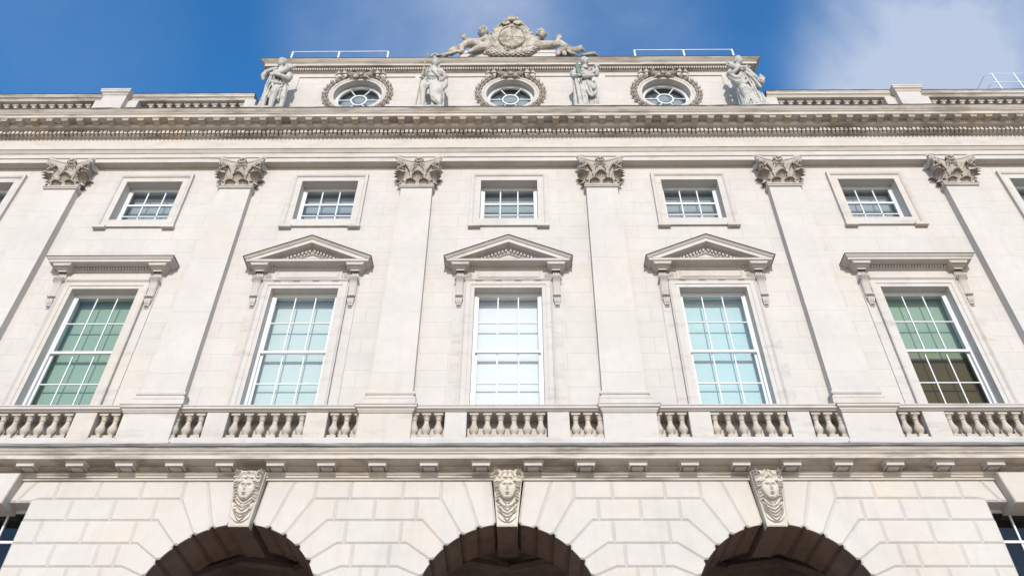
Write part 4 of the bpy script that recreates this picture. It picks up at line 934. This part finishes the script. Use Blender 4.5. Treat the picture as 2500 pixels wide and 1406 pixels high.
def st_fruit(m, t):
    torso(m, -.03); head(m, (.06, -.05, 2.14), .122, R(18), R(-10), True, 33)
    m.ball((.04, .05, 2.16), (.14, .13, .14), 12)
    skirt(m, .06, 1.14, -.01, .09, 9, .02, -.02); drape(m, .0, .24, .195, 1.1, .06, 11, 8, -80, 80, .028); drape(m, .03, .2, .16, 1.8, 1.45, 6, 9, -60, 70, .016)
    m.tube([(-.1, -.04, 1.08), (-.12, -.2, .68), (-.1, -.05, .1)], [.15, .125, .08], 10); foot(m, -.08, -.08); foot(m, .12, -.02)
    m.tube([(-.22, 0, 1.82), (-.36, -.02, 1.60), (-.30, -.14, 1.50)], [.11, .11, .08], 10); m.tube([(-.28, -.15, 1.50), (-.08, -.27, 1.58), (.08, -.26, 1.60)], [.075, .06, .045], 10); hand(m, (.10, -.27, 1.60), (1, -.2, .1), .045)
    m.tube([(.22, 0, 1.82), (.36, .0, 1.56), (.44, -.06, 1.32)], [.09, .07, .055], 10); hand(m, (.46, -.09, 1.26), (.2, -.3, -1), .05)
    swag(m, (-.36, -.08, 1.55), (-.05, -.2, 1.42), .32, .08, .08); swag(m, (-.40, -.04, 1.45), (.0, -.2, 1.25), .34, .075, .08); swag(m, (-.36, -.02, 1.25), (.1, -.2, 1.1), .22, .06, .1)
    swag(m, (-.24, -.1, .95), (.2, -.12, 1.0), .42, .035, .1); swag(m, (-.24, -.1, .75), (.2, -.1, .85), .48, .03, .1); swag(m, (-.22, -.1, .6), (.2, -.1, .65), .45, .028, .08)
    folds(m, [[(.05, -.18, 1.42), (.1, -.2, 1.1), (.16, -.2, .7), (.2, -.16, .2), (.22, -.14, .06)], [(.14, -.14, 1.4), (.22, -.16, 1.0), (.28, -.14, .5), (.3, -.1, .06)], [(-.26, -.05, 1.0), (-.24, -.08, .5), (-.18, -.1, .06)]], .03)
    m.tube([(.12, -.14, 1.5), (.2, -.2, 1.3), (.3, -.18, 1.1), (.42, -.12, .85)], [.05, .06, .05, .05], 8); cloak(m, .22, .42, 1.3, .05, .06, .09, 6); cloak(m, .3, .5, .7, .05, .0, .06, 5)
    c = MB(); horn(c, [(.02, -.23, 1.52), (-.05, -.23, 1.57), (-.12, -.20, 1.66), (-.19, -.15, 1.77), (-.25, -.10, 1.88)], [.04, .055, .07, .085, .10]); fruits(c, (-.30, -.08, 1.99), .085, 26, 15, .04); o = obj('cornucopia', fit(c), M_STAT, t); remesh(o, .012, 1, .4)
    b = MB(); b.ball((.50, -.12, 1.10), (.13, .12, .14), 12); fruits(b, (.52, -.14, 1.14), .13, 34, 6, .042); o = obj('fruit_bag', fit(b), M_STAT, t); remesh(o, .012, 1, .4)
statue(-6.02, -.31, 'crowned robed stone woman hugging a cornucopia at the left corner of the attic', st_cornucopia, R(5))
statue(-1.99, -.31, 'helmeted stone warrior woman holding a tall spear beside the bared knee', st_spear)
statue(1.97, -.31, 'robed stone woman holding a green palm frond in front of the attic', st_palm)
statue(5.98, -.31, 'stone woman with a fruit bag at her hip, at the right corner of the attic', st_fruit, R(-5))

# ------------------------------------------------------------------ crest on the roof
def cr(x, z, y=.1): return (x * (1 - (.25 - y) * .06), y, z - (.25 - y) * 1.6)
ct = thing('coat_of_arms', 'carved stone shield under a crown with a net swag, on the roof centre', 'sculpture', (0, .1, 20.83))
def C(p): return (p[0], p[1] - .1, p[2] - 20.83)
def crp(x, z, y=.1): return C(cr(x, z, y))
DROP = .15
k = MB()
k.v = []; k.wrap([(0, 0), (0, .26), (.02, .27), (.02, .33), (0, .36), (0, .43), (-.2, .44)], -1.38, 1.25, -.12, .7); obj('base_block', k, M_PLAIN, ct, 35)
k = MB(); rr = random.Random(4)
def shield_field(x, z):
    cx, cz = .04, 22.06 - 20.83; u, v = (x - cx) / .36, (z - cz) / .53; d = math.hypot(u, v); U, V = (x - .03) / .53, (z - cz + .03) / .80; D = math.hypot(U, V)
    h = .02
    if D < 1.0: h = .09 + .03 * math.cos(min(1, abs(D - .80) / .2) * math.pi / 2) + .014 * math.sin(math.atan2(V, U) * 26) * smooth01(.66, .8, D) * smooth01(1, .88, D)
    if D > .97: h = .02 + .09 * smooth01(1.0, .97, D)
    if d < .98:
        n_ = noise.noise(Vector((x * 17, z * 12, 3))); n2 = noise.noise(Vector((x * 34, z * 26, 8)))
        h = .13 + .03 * math.sqrt(max(0, 1 - d * d)) + .022 * smooth01(.05, .25, n_) + .012 * smooth01(.1, .3, n2) - .03 * (abs(u) < .035) - .03 * (abs(v + .08) < .025)
        if abs(u + .38) + abs(v + .38) * .9 < .28: h += .03 * (abs(u + .38) + abs(v + .38) * .9 < .20)
    elif d < 1.07: h = .19
    return h
k.relief(lambda z: .03 - .53 * math.sqrt(max(.02, 1 - ((z - 1.2) / .80) ** 2)), lambda z: .03 + .53 * math.sqrt(max(.02, 1 - ((z - 1.2) / .80) ** 2)), .41, 1.99, 64, 96, shield_field, .2)
obj('shield', k, M_CREST, ct, 60, (0, 0, -DROP))
k = MB()
for i in range(48):
    a = 2 * math.pi * i / 48; b = 2 * math.pi * (i + 1) / 48
    k.tube([(.03 + .54 * math.cos(a), -.06, 1.2 + .80 * math.sin(a)), (.03 + .54 * math.cos(b), -.06, 1.2 + .80 * math.sin(b))], .045, 8)
for s in (-1, 1):
    volute(k, (.03 + s * .17, -.17, 1.92), .11, (s * -1, 0, 0), (0, 0, 1), (0, -1, 0), 1.7, .03)
    for q in range(9):
        a = R(62 - q * 13); p = Vector((.03 + s * .57 * math.cos(a), -.05, 1.2 + .84 * math.sin(a))); d = Vector((s * math.cos(a), 0, math.sin(a))); tt = Vector((s * math.sin(a), 0, -math.cos(a)))
        k.tube([p - tt * .06, p + d * .05 + Vector((0, -.04, 0)), p + d * .09 - tt * .09], [.035, .05, .012], 7); k.tube([p, p + d * .03 + tt * .06 + Vector((0, -.05, 0))], [.03, .035], 6)
    k.tube([(.03 + s * .1, -.12, 2.0), (.03 + s * .25, -.14, 2.03), (.03 + s * .36, -.12, 1.9)], [.05, .05, .03], 8)
    fruits(k, (s * .62, -.1, .50), .14, 14, 3 + s, .06)
fruits(k, (.03, -.12, .46), .22, 20, 12, .06)
o = obj('shield_frame', k, M_CREST, ct, None, (0, 0, -DROP)); remesh(o, .016, 1, .4)
k = MB()
for i in range(20):
    a = 2 * math.pi * i / 20; b = 2 * math.pi * (i + 1) / 20
    k.tube([(.04 + .24 * math.cos(a), .02 + .2 * math.sin(a), 2.12), (.04 + .24 * math.cos(b), .02 + .2 * math.sin(b), 2.12)], .05, 8)
    if i % 2 == 0: k.ball((.04 + .25 * math.cos(a), .02 + .21 * math.sin(a), 2.20), .05, 8)
for i in range(8):
    a = 2 * math.pi * i / 8; c, s = math.cos(a), math.sin(a)
    for q in range(6): f = q / 5; r_ = .25 + .05 * math.sin(f * 3.1) - .22 * f; k.ball((.04 + r_ * c, .02 + r_ * s * .85, 2.18 + .24 * math.sin(f * 1.5)), .042, 7)
k.ball((.04, .02, 2.25), (.19, .16, .14), 12); k.ball((.04, .02, 2.44), .05, 8); k.tube([(.04, .02, 2.46), (.04, .02, 2.55)], [.03, .02], 6); k.tube([(-.02, .02, 2.52), (.10, .02, 2.52)], .02, 6)
for s in (-1, 1): k.tube([(.04 + s * .1, -.05, 2.05), (.04 + s * .22, -.1, 2.08), (.04 + s * .28, -.06, 2.2)], [.05, .05, .03], 7)
o = obj('crown', k, M_CREST, ct, None, (0, 0, -DROP)); remesh(o, .014, 1, .3)
k = MB(); rows_ = []
NX, NZ = 96, 26
for j in range(NZ + 1):
    f = j / NZ; row = []
    for i in range(NX + 1):
        x = -.99 + 1.99 * i / NX; u = x / 1.0; top = 21.76 + .36 * abs(u) ** 2.0; bot = 21.36 + .74 * abs(u) ** 3.0; bot = min(bot, top - .02)
        z = bot + (top - bot) * f; y = -.07 - .10 * math.sin(math.pi * (.12 + .76 * f)) * math.sqrt(max(.0, 1 - u * u * .98))
        wv = abs(math.sin(x * 21 + f * 9)) ** .4 * abs(math.sin(x * 21 - f * 9)) ** .4
        y += .035 * wv
        row.append(C(cr(x, z, y)))
    rows_.append(row)
back_ = [[(p[0], p[1] + .10, p[2] + .02) for p in r] for r in rows_]
k.grid(rows_); k.grid(back_); k.grid([rows_[0], back_[0]]); k.grid([rows_[-1], back_[-1]])
obj('net_swag', k, M_CREST, ct, 70)
k = MB()
for x, z, r_ in ((-1.58, 21.70, .13), (-1.48, 21.80, .10), (-1.66, 21.60, .11)): k.ball(crp(x, z, .05), (r_, .1, r_ * 1.1), 10)
for i in range(6): k.tube([crp(-1.42 - .03 * i, 21.72 - .02 * i, -.02), crp(-1.62 - .03 * i, 21.55 - .01 * i, -.04), crp(-1.78 - .05 * i, 21.45, -.02)], [.04, .05, .02], 7)
k.tube([crp(-1.75, 21.45, .0), crp(-1.86, 21.40, .0)], [.05, .05, .03], 8); k.tube([crp(-1.95, 21.40, .05), crp(-2.08, 21.48, .05), crp(-2.18, 21.46, .05), crp(-2.2, 21.38, .05)], [.03, .06, .05, .03], 8)
o = obj('carved_shell', k, M_CREST, ct); remesh(o, .016, 1, .3)
k = MB(); k.tube([crp(1.40, 21.58, .0), crp(1.65, 21.60, .0), crp(1.82, 21.62, .0), crp(1.93, 21.72, .0), crp(2.0, 21.86, .0)], [.13, .15, .12, .09, .05], 10); k.tube([crp(1.93, 21.72, .0), crp(2.06, 21.70, .02), crp(2.08, 21.62, .02)], [.07, .06, .03], 8); k.tube([crp(1.6, 21.64, -.1), crp(1.75, 21.5, -.1), crp(1.86, 21.44, -.08)], [.03, .05, .03], 7)
k.tube([crp(2.0, 21.42, .0), crp(2.2, 21.46, .0), crp(2.35, 21.48, .02), crp(2.42, 21.40, .05)], [.03, .06, .07, .03], 8)
o = obj('carved_tail', k, M_CREST, ct); remesh(o, .016, 1, .3)
def cherub(label, loc, build):
    t = thing('cherub_statue', label, 'statue', loc, 'stone cherubs flanking the crest'); m = MB(); build(m); m.v = [(x - loc[0], y - loc[1], z - loc[2] - .07) for x, y, z in m.v]
    o = obj('figure', m, M_CREST, t); remesh(o, .011, 1, .3)
def cher_l(m):
    P = lambda x, z, y=.05: cr(x, z, y)
    head(m, P(-.79, 22.68, .0), .145, R(12), R(4), True, 41, 1.4, .26); m.ball(P(-.79, 22.98, .0), (.06, .06, .05), 8)
    m.tube([P(-.60, 21.80, .10), P(-.58, 22.08, .08), P(-.62, 22.32, .05), P(-.70, 22.45, .03)], [.19, .19, .17, .085], 14)
    m.tube([P(-.74, 22.34, .0), P(-.88, 22.22, -.06), P(-1.10, 22.27, -.1), P(-1.28, 22.34, -.12)], [.095, .08, .06, .045], 10); hand(m, P(-1.32, 22.40, -.12), (-.45, -.1, .9), .075, 1.5)
    m.tube([P(-.50, 22.35, .05), P(-.40, 22.2, .1)], [.09, .07], 10)
    m.tube([P(-.66, 21.86, .0), P(-.98, 22.05, -.08), P(-1.22, 22.12, -.1)], [.15, .135, .11], 12); m.ball(P(-1.24, 22.12, -.1), .105, 10); m.tube([P(-1.24, 22.1, -.1), P(-1.38, 21.90, -.08), P(-1.36, 21.70, -.06)], [.10, .10, .06], 10)
    m.tube([P(-.62, 21.82, -.04), P(-.80, 21.9, -.12), P(-1.0, 21.78, -.14)], [.13, .12, .09], 10); m.tube([P(-1.0, 21.78, -.14), P(-1.14, 21.66, -.14)], [.085, .06], 10)
    m.tube([P(-1.36, 21.72, -.06), P(-1.46, 21.68, -.12)], [.06, .04], 8)
def cher_r(m):
    P = lambda x, z, y=.05: cr(x, z, y)
    head(m, P(.88, 22.53, .0), .140, R(-10), R(4), True, 52, 1.4, .26)
    m.tube([P(.60, 21.75, .10), P(.60, 22.0, .08), P(.68, 22.2, .05), P(.80, 22.32, .03)], [.19, .19, .16, .085], 14)
    m.tube([P(.66, 22.20, .0), P(.86, 22.08, -.08), P(1.10, 22.10, -.1), P(1.28, 22.10, -.1)], [.10, .085, .075, .06], 10); m.tube([P(1.28, 22.10, -.1), P(1.36, 22.26, -.1)], [.06, .05], 10); hand(m, P(1.37, 22.36, -.1), (.1, -.1, 1), .075, 1.3)
    m.tube([P(.70, 21.85, .0), P(1.00, 21.98, -.02), P(1.3, 22.02, -.06)], [.15, .15, .10], 12)
    m.tube([P(1.36, 22.24, -.08), P(1.46, 22.05, -.08), P(1.56, 21.86, -.08), P(1.60, 21.74, -.06)], [.07, .095, .11, .08], 10); m.ball(P(1.62, 21.84, -.06), .10, 10)
    m.tube([P(1.55, 21.78, -.08), P(1.42, 21.68, -.06), P(1.36, 21.66, -.07)], [.09, .075, .06], 10)
    for dx in (-.02, .15): m.tube([P(1.36 + dx, 21.66, -.04), P(1.36 + dx, 21.56, -.07), P(1.35 + dx * 1.2, 21.50, -.09)], [.07, .07, .05], 8)
cherub('curly haired stone cherub left of the shield with one hand on its knee', (-.8, .1, 21.26), cher_l)
cherub('curly haired stone cherub right of the shield beside a scrolled tail', (.8, .1, 21.26), cher_r)
